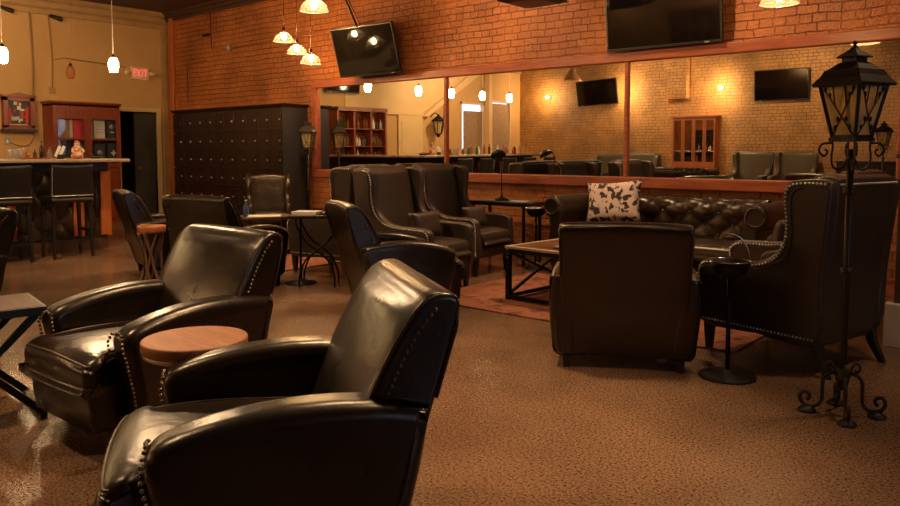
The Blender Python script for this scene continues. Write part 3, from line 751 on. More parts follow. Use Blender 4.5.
def round_table():
    t = thing('round_side_table', 'small round honey wood side table between the two front club chairs', 'table', (-2.68, 1.58, 0))
    MB().lathe([(0.17, 0.566), (0.198, 0.566), (0.202, 0.568), (0.204, 0.572), (0.204, 0.603), (0.2025, 0.607), (0.199, 0.6095), (0.192, 0.610), (0.10, 0.610), (0.0, 0.610)], (0, 0, 0), 48).build('tabletop', 'tabletop', t)
    MB().lathe([(0.186, 0.545), (0.196, 0.55), (0.197, 0.565), (0.0, 0.566)], (0, 0, 0), 48).build('top_rim', 'paleedge', t)
    MB().cyl((0, 0, 0.02), (0, 0, 0.55), 0.02, None, 12).build('pole', 'iron', t)
    MB().lathe([(0.15, 0), (0.15, 0.012), (0.03, 0.03), (0.02, 0.05)], (0, 0, 0), 32).build('base', 'iron', t)
round_table()

def xtable(loc, rz):
    t = thing('folding_side_table', 'dark side table with crossed legs and wood top at left edge', 'table', loc, rz)
    w, d, h = 0.27, 0.22, 0.56
    MB().box((0, 0, h), (2*w, 2*d, 0.022), 0.003).build('tabletop', 'walnut', t)
    m = MB()
    for s in (-1, 1): m.box((0, s*(d+0.0), h-0.012), (2*w+0.02, 0.03, 0.04)); m.box((s*w, 0, h-0.012), (0.03, 2*d, 0.04))
    m.build('top_frame', 'black', t)
    for s in (-1, 1):
        MB().bar((-w+0.02, s*(d-0.0), h-0.03), (w-0.02, s*(d-0.0), 0.03), 0.03, 0.035, 0.003).build('leg', 'black', t)
        MB().bar((w-0.02, s*(d-0.035), h-0.03), (-w+0.02, s*(d-0.035), 0.03), 0.03, 0.035, 0.003).build('leg', 'black', t)
    for s in (-1, 1): MB().box((s*(w-0.02), 0, 0.02), (0.035, 2*d+0.05, 0.035), 0.003).build('foot_rail', 'black', t)
    MB().cyl((0, -d, 0.28), (0, d, 0.28), 0.012, None, 8).build('pivot_rod', 'black', t)
xtable((-4.26, 1.29, 0), R(80))

def twig_table():
    t = thing('branch_table', 'tall orange slab stand on twisted branch legs beside the club chair', 'table', (-7.14, 3.76, 0))
    rnd = random.Random(3)
    ring = [(0.145*(1+0.08*rnd.random())*math.cos(a), 0.13*(1+0.08*rnd.random())*math.sin(a)) for a in [2*PI*k/14 for k in range(14)]]
    MB().rings([[(x*0.96, y*0.96, 0.535) for x, y in ring], [(x, y, 0.55) for x, y in ring], [(x, y, 0.595) for x, y in ring], [(x*0.97, y*0.97, 0.605) for x, y in ring]]).build('slab_top', 'stump', t)
    for k in range(9):
        a0 = 2*PI*k/9; a1 = a0+(1.3 if k % 2 else -1.1)
        pts = []
        for i in range(7):
            u = i/6; a = a0+(a1-a0)*u; r = 0.13-0.05*math.sin(PI*u)
            pts.append((r*math.cos(a)+0.008*rnd.uniform(-1, 1), r*math.sin(a)+0.008*rnd.uniform(-1, 1), 0.54*u))
        MB().tube(catmull(pts, False, 3), 0.0125, 6).build('branch_leg', 'twig', t)
twig_table()

# long work table with curved iron legs, papers on top
def papers_table():
    t = thing('scrolled_leg_table', 'dark topped table with curved crossing iron legs, strewn with papers', 'table', (-5.88, 4.86, 0.0), R(42))
    MB().box((0, 0, 0.70), (0.56, 0.40, 0.03), 0.004).build('tabletop', 'locker', t)
    for s in (-1, 1):
        for q in (-1, 1):
            pts = [(q*0.20, s*0.15, 0.685), (q*0.19, s*0.15, 0.60), (q*0.10, s*0.15, 0.45), (0, s*0.15, 0.37), (-q*0.11, s*0.15, 0.27), (-q*0.17, s*0.15, 0.12), (-q*0.175, s*0.15, 0.0)]
            MB().tube(catmull(pts, False, 4), 0.010, 6).build('leg', 'iron', t)
    MB().cyl((0, -0.15, 0.37), (0, 0.15, 0.37), 0.008, None, 6).build('stretcher', 'iron', t)
    MB().lathe([(0.16, 0), (0.16, 0.01), (0.03, 0.03), (0.014, 0.05)], (-0.20, 0.10, 0), 30).cyl((-0.20, 0.10, 0.03), (-0.20, 0.10, 0.69), 0.013, None, 10).build('centre_pedestal', 'iron', t)
papers_table()
t = thing('low_wood_table', 'low wooden table holding papers beside the saddle brown armchair', 'table', (-8.12, 5.85, 0.012), R(76))
MB().box((0, 0, 0.485), (0.70, 0.5, 0.03), 0.004).build('tabletop', 'walnut', t)
for sx in (-1, 1):
    for sy in (-1, 1): MB().box((sx*0.31, sy*0.21, 0.235), (0.04, 0.04, 0.47)).build('leg', 'foot', t)
def flat(name, label, cat, loc, rz, d, mat):
    o = MB().box((0, 0, d[2]/2), d, 0.0008).build(name, mat, None, loc); o.rotation_euler = (0, 0, rz); return tag(o, label, cat)
flat('newspaper', 'open white newspaper sheets spread on the low wooden table', 'paper', (-8.10, 5.80, 0.512), 0.9, (0.42, 0.30, 0.004), 'white')
flat('newspaper', 'folded newspaper on the curved leg table, nearest the camera', 'paper', (-5.98, 4.80, 0.716), 0.5, (0.26, 0.2, 0.03), 'white')
flat('magazine', 'dark magazine lying at the right end of the curved leg table', 'magazine', (-5.78, 4.98, 0.716), 0.9, (0.26, 0.2, 0.02), 'charcoal')
b = thing('bottle', 'small blue bottle standing at the left of the papers', 'bottle', (-8.18, 5.58, 0.512))
MB().lathe([(0.033, 0), (0.035, 0.01), (0.035, 0.13), (0.014, 0.17), (0.013, 0.20)], (0, 0, 0), 14).build('body', 'bluebottle', b)
MB().cyl((0, 0, 0.20), (0, 0, 0.215), 0.015, None, 10).build('cap', 'white', b)

# pedestal ashtrays
def ashtray(label, loc, h=0.68, rb=0.16, rt=0.115, handle=True):
    t = thing('pedestal_ashtray', label, 'ashtray', loc)
    MB().lathe([(rb, 0), (rb, 0.01), (rb*0.9, 0.018), (0.03, 0.03), (0.014, 0.05)], (0, 0, 0), 36).build('base', 'iron', t)
    MB().cyl((0, 0, 0.03), (0, 0, h-0.08), 0.0135, None, 12).build('pole', 'iron', t)
    b = MB().lathe([(0.015, h-0.105), (rt*0.45, h-0.098), (rt*0.78, h-0.07), (rt*0.94, h-0.035), (rt, h), (rt*0.95, h), (rt*0.85, h-0.04), (rt*0.5, h-0.08), (0, h-0.085)], (0, 0, 0), 36).build('bowl', 'iron', t)
    MB().tube([(rt*math.cos(a), rt*math.sin(a), h) for a in [2*PI*k/40 for k in range(41)]], 0.004, 6).build('rim', 'chrome', b)
    if handle:
        MB().tube([(rt*math.cos(a)*0.98*math.cos(R(35)), rt*math.cos(a)*math.sin(R(35)), h+0.16*math.sin(a)) for a in [PI*(0.0+0.62*k/14) for k in range(15)]], 0.004, 6).build('handle', 'chrome', t)
    return t
ashtray('black pedestal ashtray with a chrome handle beside the big wing chair', (-1.60, 4.44, 0), 0.70, 0.165)
ashtray('slim black ashtray stand between the side table and the chesterfield', (-4.80, 7.15, 0), 0.70, 0.13, 0.12, False)

# side table under the mirror with pharmacy lamp
t = thing('side_table', 'narrow black side table against the brick below the mirror', 'table', (-5.42, 7.42, 0))
MB().box((0, 0, 0.715), (0.84, 0.42, 0.045), 0.004).build('tabletop', 'black', t)
MB().box((0, 0, 0.742), (0.74, 0.34, 0.008)).build('glass_inlay', 'grey', t)
for sx in (-1, 1):
    for sy in (-1, 1): MB().box((sx*0.38, sy*0.17, 0.35), (0.028, 0.028, 0.70)).build('leg', 'iron', t)
for s in (-1, 1):
    MB().box((0, s*0.17, 0.2), (0.76, 0.02, 0.02)).build('stretcher', 'iron', t); MB().box((s*0.38, 0, 0.2), (0.02, 0.34, 0.02)).build('stretcher', 'iron', t)
t = thing('desk_lamp', 'slender dark desk lamp with a domed shade on the side table', 'lamp', (-5.46, 7.38, 0.747), R(150))
MB().lathe([(0.085, 0), (0.085, 0.012), (0.06, 0.03), (0.02, 0.045), (0.01, 0.08)], (0, 0, 0), 28).build('base', 'iron', t)
MB().cyl((0, 0, 0.04), (0, 0, 0.50), 0.007, None, 8).build('pole', 'iron', t)
MB().tube(catmull([(0, 0, 0.5), (0.02, 0, 0.56), (0.07, 0, 0.59), (0.12, 0, 0.58)], False, 4), 0.006, 6).build('arm', 'iron', t)
mm = Matrix.Translation((0.12, 0, 0.565)) @ Matrix.Rotation(R(25), 4, 'Y')
prof = [(0.012, 0.05), (0.05, 0.042), (0.085, 0.015), (0.098, -0.03), (0.094, -0.03), (0.08, 0.01), (0.045, 0.036)]
MB().rings([[mm @ Vector((r*math.cos(a), r*math.sin(a), z)) for a in [2*PI*k/28 for k in range(28)]] for r, z in prof]).build('shade', 'black', t)
flat('papers', 'small stack of white papers on the side table by the lamp', 'paper', (-5.20, 7.38, 0.747), 0.3, (0.2, 0.15, 0.006), 'white')

# ------------------------------------------------------------------ lantern floor lamps
def lantern_lamp(label, loc, rz):
    t = thing('lantern_floor_lamp', label, 'floor lamp', loc, rz)
    I = 'irondark'
    MB().cyl((0, 0, 0.13), (0, 0, 1.36), 0.021, 0.019, 12).lathe([(0.03, 0.72), (0.034, 0.74), (0.03, 0.76)], (0, 0, 0), 12).lathe([(0.034, 1.13), (0.036, 1.15), (0.034, 1.17)], (0, 0, 0), 12).lathe([(0.03, 0.16), (0.034, 0.2), (0.03, 0.24)], (0, 0, 0), 12).build('pole', I, t)
    for k in range(4):
        a = PI/2*k+PI/4; ca, sa = math.cos(a), math.sin(a)
        pr = [(0.02, 0.20), (0.06, 0.215), (0.10, 0.18), (0.105, 0.12), (0.11, 0.06), (0.15, 0.03), (0.20, 0.035), (0.225, 0.075), (0.205, 0.105), (0.175, 0.095), (0.175, 0.07), (0.19, 0.065)]
        MB().tube(catmull([(r*ca, r*sa, z) for r, z in pr], False, 4), 0.011, 8).lathe([(0.05, 0), (0.05, 0.012), (0.02, 0.03)], (0.185*ca, 0.185*sa, 0), 12).build('scroll_foot', I, t)
        pr = [(0.02, 0.14), (0.045, 0.24), (0.07, 0.27), (0.09, 0.25), (0.08, 0.225), (0.062, 0.235)]
        MB().tube(catmull([(r*ca, r*sa, z) for r, z in pr], False, 4), 0.007, 6).build('base_scroll', I, t)
        pr = [(0.02, 1.31), (0.05, 1.26), (0.09, 1.27), (0.10, 1.32), (0.095, 1.37), (0.10, 1.41)]
        MB().tube(catmull([(r*ca, r*sa, z) for r, z in pr], False, 4), 0.006, 6).tube(catmull([(0.10*ca, 0.10*sa, 1.39), (0.15*ca, 0.15*sa, 1.385), (0.165*ca, 0.165*sa, 1.35), (0.14*ca, 0.14*sa, 1.325), (0.122*ca, 0.122*sa, 1.345), (0.135*ca, 0.135*sa, 1.36)], False, 4), 0.006, 6).build('bracket_scroll', I, t)
    zb, zt, wb_, wt = 1.415, 1.680, 0.070, 0.122
    ln = MB().box((0, 0, zb-0.008), (2*wb_+0.03, 2*wb_+0.03, 0.02), 0.003)
    for sx in (-1, 1):
        for sy in (-1, 1): ln.bar((sx*wb_, sy*wb_, zb), (sx*wt, sy*wt, zt), 0.018, 0.018)
    for q in range(4):
        rm = Matrix.Rotation(PI/2*q, 4, 'Z')
        ln.bar(rm @ Vector((-wb_, -wb_, zb+0.008)), rm @ Vector((wb_, -wb_, zb+0.008)), 0.014); ln.bar(rm @ Vector((-wt, -wt, zt-0.005)), rm @ Vector((wt, -wt, zt-0.005)), 0.016)
    lo = ln.build('lantern_frame', I, t)
    for q in range(4):
        rm = Matrix.Rotation(PI/2*q, 4, 'Z'); m = MB()
        def on(u, v): w_ = wb_+(wt-wb_)*v; return rm @ Vector((u*w_, -w_+0.001, zb+(zt-zb)*v))
        m.rings([[on(-0.95, 0.02), on(0.95, 0.02)], [on(-0.95, 0.98), on(0.95, 0.98)]], cap=False, closed=False, smooth=False)
        m.build('glass_pane', 'lampglass', lo)
        m = MB()
        for s in (-1, 1):
            m.tube([on(s*0.80, 0.06)+rm @ Vector((0, -0.006, 0)), on(-s*0.80, 0.94)+rm @ Vector((0, -0.006, 0))], 0.004, 5)
            for v in (0.2, 0.35, 0.8, 0.9):
                pnt = on(s*(0.80-1.6*(v-0.06)/0.88), v); m.ball(pnt+rm @ Vector((0, -0.006, 0)), 0.0085, 6, (1, 1, 1.6))
            m.tube([on(s*0.35, 0.60)+rm @ Vector((0, -0.006, 0)), on(s*0.3, 0.97)+rm @ Vector((0, -0.006, 0))], 0.004, 5)
        m.build('vine_grille', I, lo)
    sq = lambda w_, z: [(w_*c, w_*d, z) for c, d in ((-1, -1), (1, -1), (1, 1), (-1, 1))]
    MB().rings([sq(0.150, 1.672), sq(0.155, 1.682), sq(0.122, 1.722), sq(0.108, 1.75), sq(0.092, 1.758), sq(0.060, 1.785), sq(0.054, 1.79)], smooth=False).build('roof', I, t)
    MB().rings([sq(0.045, 1.788), sq(0.045, 1.815)], smooth=False).rings([sq(0.068, 1.812), sq(0.066, 1.818), sq(0.018, 1.855), sq(0.012, 1.865)], smooth=False).build('chimney_cap', I, t)
    MB().lathe([(0.010, 1.86), (0.014, 1.868), (0.008, 1.876), (0.015, 1.884), (0.011, 1.894), (0.0, 1.90)], (0, 0, 0), 10).build('finial', I, t)
    MB().cyl((0, 0, 1.40), (0, 0, 1.50), 0.009, None, 10).build('candle_tube', 'cream', t)
    return t
ll = lantern_lamp('tall wrought iron street lantern lamp in the right foreground', (-0.915, 4.175, 0), R(-23)); ll.scale = (0.88, 0.88, 1)
dl2 = dup(ll, (-9.50, 7.66, 0), R(30), 'wrought iron lantern lamp beside the end of the lockers'); dl2.scale = (0.78, 0.78, 0.985)
dup(ll, (-3.12, -0.9, 0), R(10), 'wrought iron lantern lamp seen only in the mirror at right')

# ------------------------------------------------------------------ lockers
def lockers():
    x0, x1, y0, z1 = -13.30, -9.92, 7.50, 2.06
    t = thing('locker_cabinet', 'long dark wood wall of small cigar lockers against the brick', 'cabinet', (x0, y0, 0))
    W = x1-x0
    MB().box2((0, 0.02, 0), (W-0.03, 0.49, z1)).build('carcass', 'locker', t)
    MB().box2((W-0.03, 0, 0), (W, 0.495, z1)).build('end_panel', 'lockerside', t)
    MB().rings([[(a, b, z1) for a, b in ((-0.01, -0.01), (W+0.01, -0.01), (W+0.01, 0.495), (-0.01, 0.495))], [(a, b, z1+0.04) for a, b in ((-0.04, -0.04), (W+0.04, -0.04), (W+0.04, 0.495), (-0.04, 0.495))], [(a, b, z1+0.055) for a, b in ((-0.04, -0.04), (W+0.04, -0.04), (W+0.04, 0.495), (-0.04, 0.495))]], smooth=False).build('crown_moulding', 'locker', t)
    nc, zs = 10, [0.08, 0.40, 0.72, 1.04, 1.36, 1.68, 2.04]
    cw = (W-0.03)/nc
    first = None
    for r in range(6):
        for c in range(nc):
            a, b_ = c*cw+0.008, (c+1)*cw-0.008; z0, z9 = zs[r]+0.008, zs[r+1]-0.008
            w_, h_ = b_-a, z9-z0
            if first is None or r == 5:
                m = MB()
                m.box((w_/2, 0.005, h_/2), (w_, 0.02, h_), 0.002)
                for s in (0.018, w_-0.018): m.box((s, -0.010, h_/2), (0.036, 0.012, h_), 0.002)
                for s in (0.018, h_-0.018): m.box((w_/2, -0.010, s), (w_-0.072, 0.012, 0.036), 0.002)
                m.box((w_/2, -0.008, h_/2), (w_-0.13, 0.01, h_-0.13), 0.004)
                d = m.build('locker_door', 'locker', t)
                k = MB().ball((w_-0.03, -0.027, h_*0.5), 0.016, 8).cyl((w_-0.03, -0.016, h_*0.5), (w_-0.03, -0.025, h_*0.5), 0.006, None, 6).build('knob', 'nailsilver', d)
                if r < 5: first = (d, k)
                d.location = (a, 0, z0)
            else:
                d = first[0].copy(); COL.objects.link(d); d.parent = t; d.location = (a, 0, z0)
                k = first[1].copy(); COL.objects.link(k); k.parent = d
lockers()

# ------------------------------------------------------------------ televisions
def tv(label, w, h, loc, rot, arm=True):
    t = thing('television', label, 'television', loc); t.rotation_euler = rot
    MB().box((0, 0.03, 0), (w, 0.045, h), 0.006).build('casing', 'black', t)
    MB().box((0, 0.005, 0.005), (w-0.05, 0.004, h-0.06)).build('screen', 'screen', t)
    MB().box((w*0.38, 0.004, -h/2+0.017), (0.05, 0.004, 0.012)).build('maker_badge', 'nailsilver', t)
    if arm: MB().box((0, 0.09, 0), (0.3, 0.08, 0.3), 0.005).build('wall_bracket', 'black', t)
    return t
tv('large flat television tilted above the right half of the mirror frame', 1.34, 0.78, (-3.64, 7.80, 2.87), (R(7), 0, 0))
t2 = tv('flat television hung tilting forward above the left end of the mirror', 1.22, 0.73, (-8.10, 7.58, 2.80), (R(17), 0, R(3)), False)
MB().cyl((-0.05, 0.09, 0.1), (-0.05, -0.27, 1.32), 0.016, None, 8).build('ceiling_pole', 'black', t2)
MB().cyl((0.03, 0.09, 0.1), (0.0, -0.12, 0.8), 0.007, None, 6).build('cable', 'black', t2)
MB().box((0, 0.07, 0), (0.3, 0.05, 0.3), 0.005).build('mount_plate', 'black', t2)
tv('television tilted on the tan brick, seen in the mirror above the settee', 1.33, 0.76, (-11.52, YF+0.16, 3.05), (R(8), R(3), R(176)))
tv('television on the tan brick above two wing chairs, seen in the mirror', 1.36, 0.80, (-6.16, YF+0.14, 2.98), (R(4), 0, R(180)))
tv('television high on the ochre wall above the back bar, seen in mirror', 1.1, 0.55, (XL+0.16, 3.25, 3.05), (R(6), 0, R(90)))

# ------------------------------------------------------------------ bar
bx = -10.38; BZ = 1.245; BY0, BY1 = 0.7, 4.82
t = thing('bar_counter', 'L shaped bar with tufted leather front and red wood pilasters', 'bar')
MB().box2((bx-0.55, BY0, 0.0), (bx, BY1, 0.18)).build('plinth', 'postbrown', t)
MB().box2((bx-0.50, BY0, 0.18), (bx-0.06, BY1, BZ-0.05)).box2((-14.0, BY1-0.5, 0.0), (bx-0.5, BY1-0.06, BZ-0.05)).build('bar_body', 'locker', t)
ct = MB().box2((bx-0.60, BY0-0.1, BZ-0.045), (-10.0, BY1+0.17, BZ), 0.012).box2((-14.2, BY1-0.55, BZ-0.045), (bx-0.59, BY1+0.2, BZ), 0.012).build('countertop', 'granite', t)
MB().box2((bx-0.5, BY0, BZ-0.17), (bx+0.02, BY1+0.02, BZ-0.046)).build('apron', 'foot', t)
# tufted panels
pil = [0.77, 1.95, 2.75, 3.62, 4.43, 4.83]
for a, b in zip(pil, pil[1:]):
    m = MB(); NX, NZ = 40, 40; g = []
    y0, y1, z0, z1 = a+0.07, b-0.07, 0.18, BZ-0.17
    for i in range(NX+1):
        row = []
        for j in range(NZ+1):
            y = y0+(y1-y0)*i/NX; z = z0+(z1-z0)*j/NZ
            u = (y-y0)/((y1-y0)/4); v = (z-z0)/((z1-z0)/4)
            pf = (abs(math.sin(PI*(u+v)/2))*abs(math.sin(PI*(u-v)/2)))**0.45
            row.append((bx-0.03+0.04*pf, y, z))
        g.append(row)
    m.rings(g, cap=False, closed=False); o = m.build('tufted_panel', 'chest', t)
    for j in range(1, 4):
        for i in range(1, 4):
            if (i+j) % 2 == 0: MB().ball((bx-0.022, y0+(y1-y0)*i/4, z0+(z1-z0)*j/4), 0.014, 8).build('button', 'nail', o)
for y in pil[:-1]+[4.80]: MB().box2((bx-0.02, y-0.07, 0.18), (bx+0.03, y+0.07, BZ-0.17), 0.005).build('pilaster', 'orangewood', t)
MB().tube([(bx+0.20, BY0+0.1, 0.2), (bx+0.20, BY1-0.1, 0.2)], 0.02, 10).build('foot_rail', 'foot', t)

def stool(label):
    t = thing('bar_stool', label, 'bar stool', group='bar stools along the bar')
    m = 'blackleather'
    MB().slab([(-0.20, 0.70), (-0.215, 0.74), (-0.19, 0.775), (0.0, 0.785), (0.2, 0.775), (0.21, 0.70)], -0.215, 0.215, 0.02, 3, 3).build('seat', m, t)
    bk = MB().slab([(0.175, 0.775), (0.195, 0.95), (0.235, 1.15), (0.255, 1.155), (0.265, 1.14), (0.225, 0.9), (0.21, 0.76)], -0.215, 0.215, 0.012, 3, 3, lambda x, y, z: (x, y, z+0.012*(z > 1.0)*abs(x/0.2)**2)).build('backrest', m, t)
    MB().studs(along([(-0.215, 0.245, 1.158), (0, 0.25, 1.150), (0.215, 0.245, 1.158)], 0.014), 0.009).studs(along([(0.212, 0.263, 1.14), (0.212, 0.225, 0.79)], 0.014), 0.005).build('nailhead_trim', 'nailsilver', bk)
    MB().studs(along([(-0.21, 0.222, 0.79), (0.20, 0.222, 0.79)], 0.014), 0.009).build('lower_nailhead_trim', 'nailsilver', bk)
    q = ((-1, -1), (1, -1), (1, 1), (-1, 1))
    for sx in (-1, 1):
        for sy in (-1, 1):
            MB().rings([[(sx*0.185+a*0.02, sy*0.175+b*0.02, 0.72) for a, b in q], [(sx*0.20+a*0.014, sy*0.205+b*0.014, 0) for a, b in q]], smooth=False).build('leg', 'foot', t)
    for q_ in (-1, 1):
        MB().box((0, q_*0.195, 0.22), (0.37, 0.02, 0.03)).build('stretcher', 'foot', t)
        MB().box((q_*0.19, 0, 0.34), (0.02, 0.37, 0.03)).build('stretcher', 'foot', t)
    return t
sl = ['black studded bar stool under the orange figurine, right one of two at the bar', 'black studded bar stool at the left edge, under the row of bar bottles',
      'bar stool seen in the mirror, nearest the left end', 'bar stool seen in the mirror, middle of the row', 'bar stool seen in the mirror, last before the tan brick']
st0 = stool(sl[0]); st0.location = (-9.94, 4.10, 0); st0.rotation_euler = (0, 0, face(-1, 0.05)); st0.scale = (1.15, 1, 1)
for i, y in enumerate((3.37, 2.57, 1.77, 0.97)): dup(st0, (-9.94, y, 0), face(-1, 0.05), sl[i+1])

# things on the bar
def bottle(label, loc, h, r, mat, cap='black', group=None, name='bottle'):
    t = thing(name, label, 'bottle', loc, 0, group)
    MB().lathe([(r*0.9, 0), (r, 0.01), (r, h*0.6), (r*0.38, h*0.76), (r*0.34, h*0.93)], (0, 0, 0), 14).build('body', mat, t)
    MB().cyl((0, 0, h*0.93), (0, 0, h), r*0.42, None, 10).build('cap', cap, t)
    return t
def tumbler(label, loc, h=0.12, r=0.035):
    o = MB().lathe([(0, 0.004), (r*0.8, 0.004), (r, h), (r*0.93, h), (r*0.75, 0.012), (0, 0.012)], (0, 0, 0), 16, cap=False).build('drinking_glass', 'clearbar', None, loc)
    return tag(o, label, 'glass', 'glasses at the left of the bar')
xb = -10.32
M['greenglass'] = glass('green bottle glass', (0.12, 0.3, 0.1), 0.05, 0.3, 0.35)
M['brownglass'] = glass('brown bottle glass', (0.35, 0.14, 0.04), 0.05, 0.3, 0.35)
M['whiskey'] = glass('amber whiskey', (0.7, 0.3, 0.07), 0.05, 0.3, 0.35)
bottle('tall black bottle standing on the bar', (xb, 3.97, BZ), 0.235, 0.026, 'black')
for i, (y, lab) in enumerate([(3.60, 'first glass from the left end of the visible bar'), (3.66, 'second glass from the left end of the visible bar'), (3.72, 'third glass from the left end of the visible bar')]): tumbler(lab, (xb, y, BZ), 0.13)
bottle('short reddish bottle on the bar right of the glasses', (xb-0.02, 3.80, BZ), 0.14, 0.025, 'whiskey', 'grey')
bottle('small brown bottle on the bar, left of the tall black bottle', (xb+0.02, 3.88, BZ), 0.13, 0.022, 'brownglass', 'grey')
bottle('clear squat bottle on the bar just right of the tall black bottle', (xb, 4.07, BZ), 0.15, 0.028, 'clearbar', 'grey')
o = flat('bar_tray', 'low dark red tray on the bar under the small bottles', 'tray', (xb+0.08, 3.86, BZ), 0, (0.1, 0.34, 0.015), 'cabred')
t = thing('card_holder', 'holder with two leaning white cards on the bar', 'card holder', (xb, 4.20, BZ))
MB().box((0, 0, 0.03), (0.05, 0.08, 0.06), 0.004).build('holder', 'foot', t)
for k, dy in enumerate((-0.03, 0.025)):
    MB().box((0, dy, 0.10), (0.012, 0.035, 0.15), 0.001, Matrix.Rotation(R(-24), 3, 'X')).build('card', 'white', t)
M['figure'] = spots('painted orange figurine glaze', (0.65, 0.50, 0.36), (0.5, 0.12, 0.03), 22, 0.5, 0.3)
t = thing('figurine', 'small seated orange and white figurine on the bar', 'figurine', (xb, 4.42, BZ))
MB().lathe([(0.055, 0), (0.075, 0.02), (0.078, 0.05), (0.05, 0.09), (0.058, 0.13), (0.045, 0.165), (0.02, 0.18)], (0, 0, 0), 20).build('body', 'figure', t)
MB().ball((0, 0, 0.205), 0.036, 14).build('head', 'figure', t)
for s in (-1, 1): MB().tube([(0, s*0.05, 0.14), (0.03, s*0.075, 0.10), (0.05, s*0.04, 0.07)], [0.018, 0.016, 0.014], 8).build('arm', 'figure', t)
MB().lathe([(0.037, 0.215), (0.03, 0.235), (0.005, 0.245)], (0, 0, 0), 14).build('cap', 'orangewood', t)
t = thing('serving_dish', 'long low dark dish on the bar right of the figurine', 'dish', (xb, 4.66, BZ))
MB().lathe([(0.05, 0.0), (0.09, 0.012), (0.12, 0.035), (0.115, 0.035), (0.08, 0.018), (0, 0.014)], (0, 0, 0), 24).build('bowl', 'charcoal', t)
MB().tube([(0, -0.11, 0.035), (0, -0.04, 0.055), (0, 0.04, 0.055), (0, 0.11, 0.035)], 0.005, 6).build('handle', 'iron', t)
# objects on the part of the bar seen only in the mirror
ORD = ['', 'first', 'second', 'third', 'fourth', 'fifth', 'sixth', 'seventh', 'eighth', 'ninth', 'tenth', 'eleventh', 'twelfth', 'thirteenth', 'fourteenth', 'fifteenth', 'sixteenth']
HUE = {'greenglass': 'green', 'brownglass': 'brown', 'whiskey': 'amber', 'clearbar': 'clear', 'white': 'white', 'red': 'red', 'cream': 'cream', 'charcoal': 'dark grey'}
rnd = random.Random(11)
for i in range(16):
    y = 0.95+i*0.155
    mt = rnd.choice(['greenglass', 'brownglass', 'whiskey', 'clearbar', 'white', 'red'])
    bottle('%s bottle, %s from the left in the row on the mirrored bar' % (HUE[mt], ORD[16-i]), (xb-0.12+rnd.uniform(-0.08, 0.08), y, BZ), rnd.uniform(0.13, 0.26), 0.032, mt, 'white' if i % 3 else 'black', 'bottles on the bar seen in the mirror')

# ------------------------------------------------------------------ cherry display cabinet (left wall)
cx0, cx1, cy0, cy1, cz = XL+0.001, -14.0, 5.60, 6.80, 2.24
t = thing('display_cabinet', 'cherry red glass doored display cabinet behind the bar', 'cabinet', (cx1, cy0, 0))
W = cy1-cy0; D = cx1-cx0
m = MB().box2((-D, 0, 0), (-0.02, 0.03, cz-0.05)).box2((-D, W-0.03, 0), (-0.02, W, cz-0.05)).box2((-D, 0.03, 0), (-D+0.02, W-0.03, cz-0.05)).box2((-D, 0, cz-0.08), (-0.0, W, cz-0.05)).box2((-D, 0.03, 0.0), (-0.02, W-0.03, 1.05))
m.build('carcass', 'cabred', t)
MB().rings([[(a, b, cz-0.05) for a, b in ((-D, -0.005), (0.01, -0.005), (0.01, W+0.005), (-D, W+0.005))], [(a, b, cz-0.02) for a, b in ((-D, -0.03), (0.035, -0.03), (0.035, W+0.03), (-D, W+0.03))], [(a, b, cz) for a, b in ((-D, -0.03), (0.035, -0.03), (0.035, W+0.03), (-D, W+0.03))]], smooth=False).build('cornice', 'cabred', t)
MB().box2((-0.02, 0, cz-0.27), (0, W, cz-0.05)).build('frieze', 'cabred', t)
MB().box2((-D+0.02, 0.03, 1.06), (-0.03, W-0.03, 1.08)).box2((-D+0.02, 0.03, 1.56), (-0.03, W-0.03, 1.58)).build('shelf', 'cabred', t)
for k in (0, 1):
    a, b = (0.0, W/2) if k == 0 else (W/2, W)
    d = MB().box2((-0.02, a, 1.05), (0.005, a+0.07, cz-0.27)).box2((-0.02, b-0.07, 1.05), (0.005, b, cz-0.27)).box2((-0.02, a+0.07, cz-0.31), (0.005, b-0.07, cz-0.27)).box2((-0.02, a+0.07, 1.05), (0.005, b-0.07, 1.12)).box2((-0.018, a+0.07, 1.55), (0.003, b-0.07, 1.585)).build('glass_door', 'cabred', t)
    MB().box2((-0.012, a+0.07, 1.12), (-0.008, b-0.07, cz-0.31)).build('pane', 'cabglass', d)
    MB().ball((0.015, (b-0.05) if k == 0 else (a+0.05), 1.35), 0.014, 8).build('knob', 'nail', d)
for k in range(2):
    MB().box2((0.0, 0.06+k*W/2, 0.1), (0.012, W/2-0.06+k*W/2, 0.98), 0.004).build('lower_door', 'cabred', t)
def cigbox(label, y, z, w, h, mat, emblem=None, dep=0.12):
    t = thing('presentation_box', label, 'box', (cx1-0.10, cy0+y, z))
    MB().box((-dep/2, 0, h/2), (dep, w, h), 0.003).build('box_body', mat, t)
    if emblem == 'cross':
        MB().box((0.002, 0, h*0.55), (0.004, w*0.42, 0.03)).box((0.002, 0, h*0.55), (0.004, 0.03, w*0.46)).build('cross_emblem', 'white', t)
    elif emblem == 'oval':
        MB().ball((0.0, 0, h*0.6), 0.06, 14, (0.06, 1.0, 0.75)).build('oval_emblem', 'nailsilver', t)
        MB().box((0.002, 0, h*0.33), (0.004, w*0.4, 0.018)).build('label_bar', 'white', t)
    elif emblem == 'lines':
        m = MB()
        for k in range(4): m.box((0.001, 0, h*(0.3+0.15*k)), (0.003, w*0.6, 0.006))
        m.build('printed_lines', 'kraft', t)
    elif emblem == 'stripe':
        MB().box((0.001, w*0.3, h*0.5), (0.003, w*0.12, h)).build('white_stripe', 'white', t)
    return t
cigbox('kraft brown box on the upper left cabinet shelf', 0.22, 1.58, 0.16, 0.36, 'kraft')
cigbox('pale narrow box on the upper left cabinet shelf', 0.345, 1.58, 0.06, 0.36, 'cream')
cigbox('bright red box on the upper left cabinet shelf', 0.445, 1.58, 0.12, 0.38, 'red')
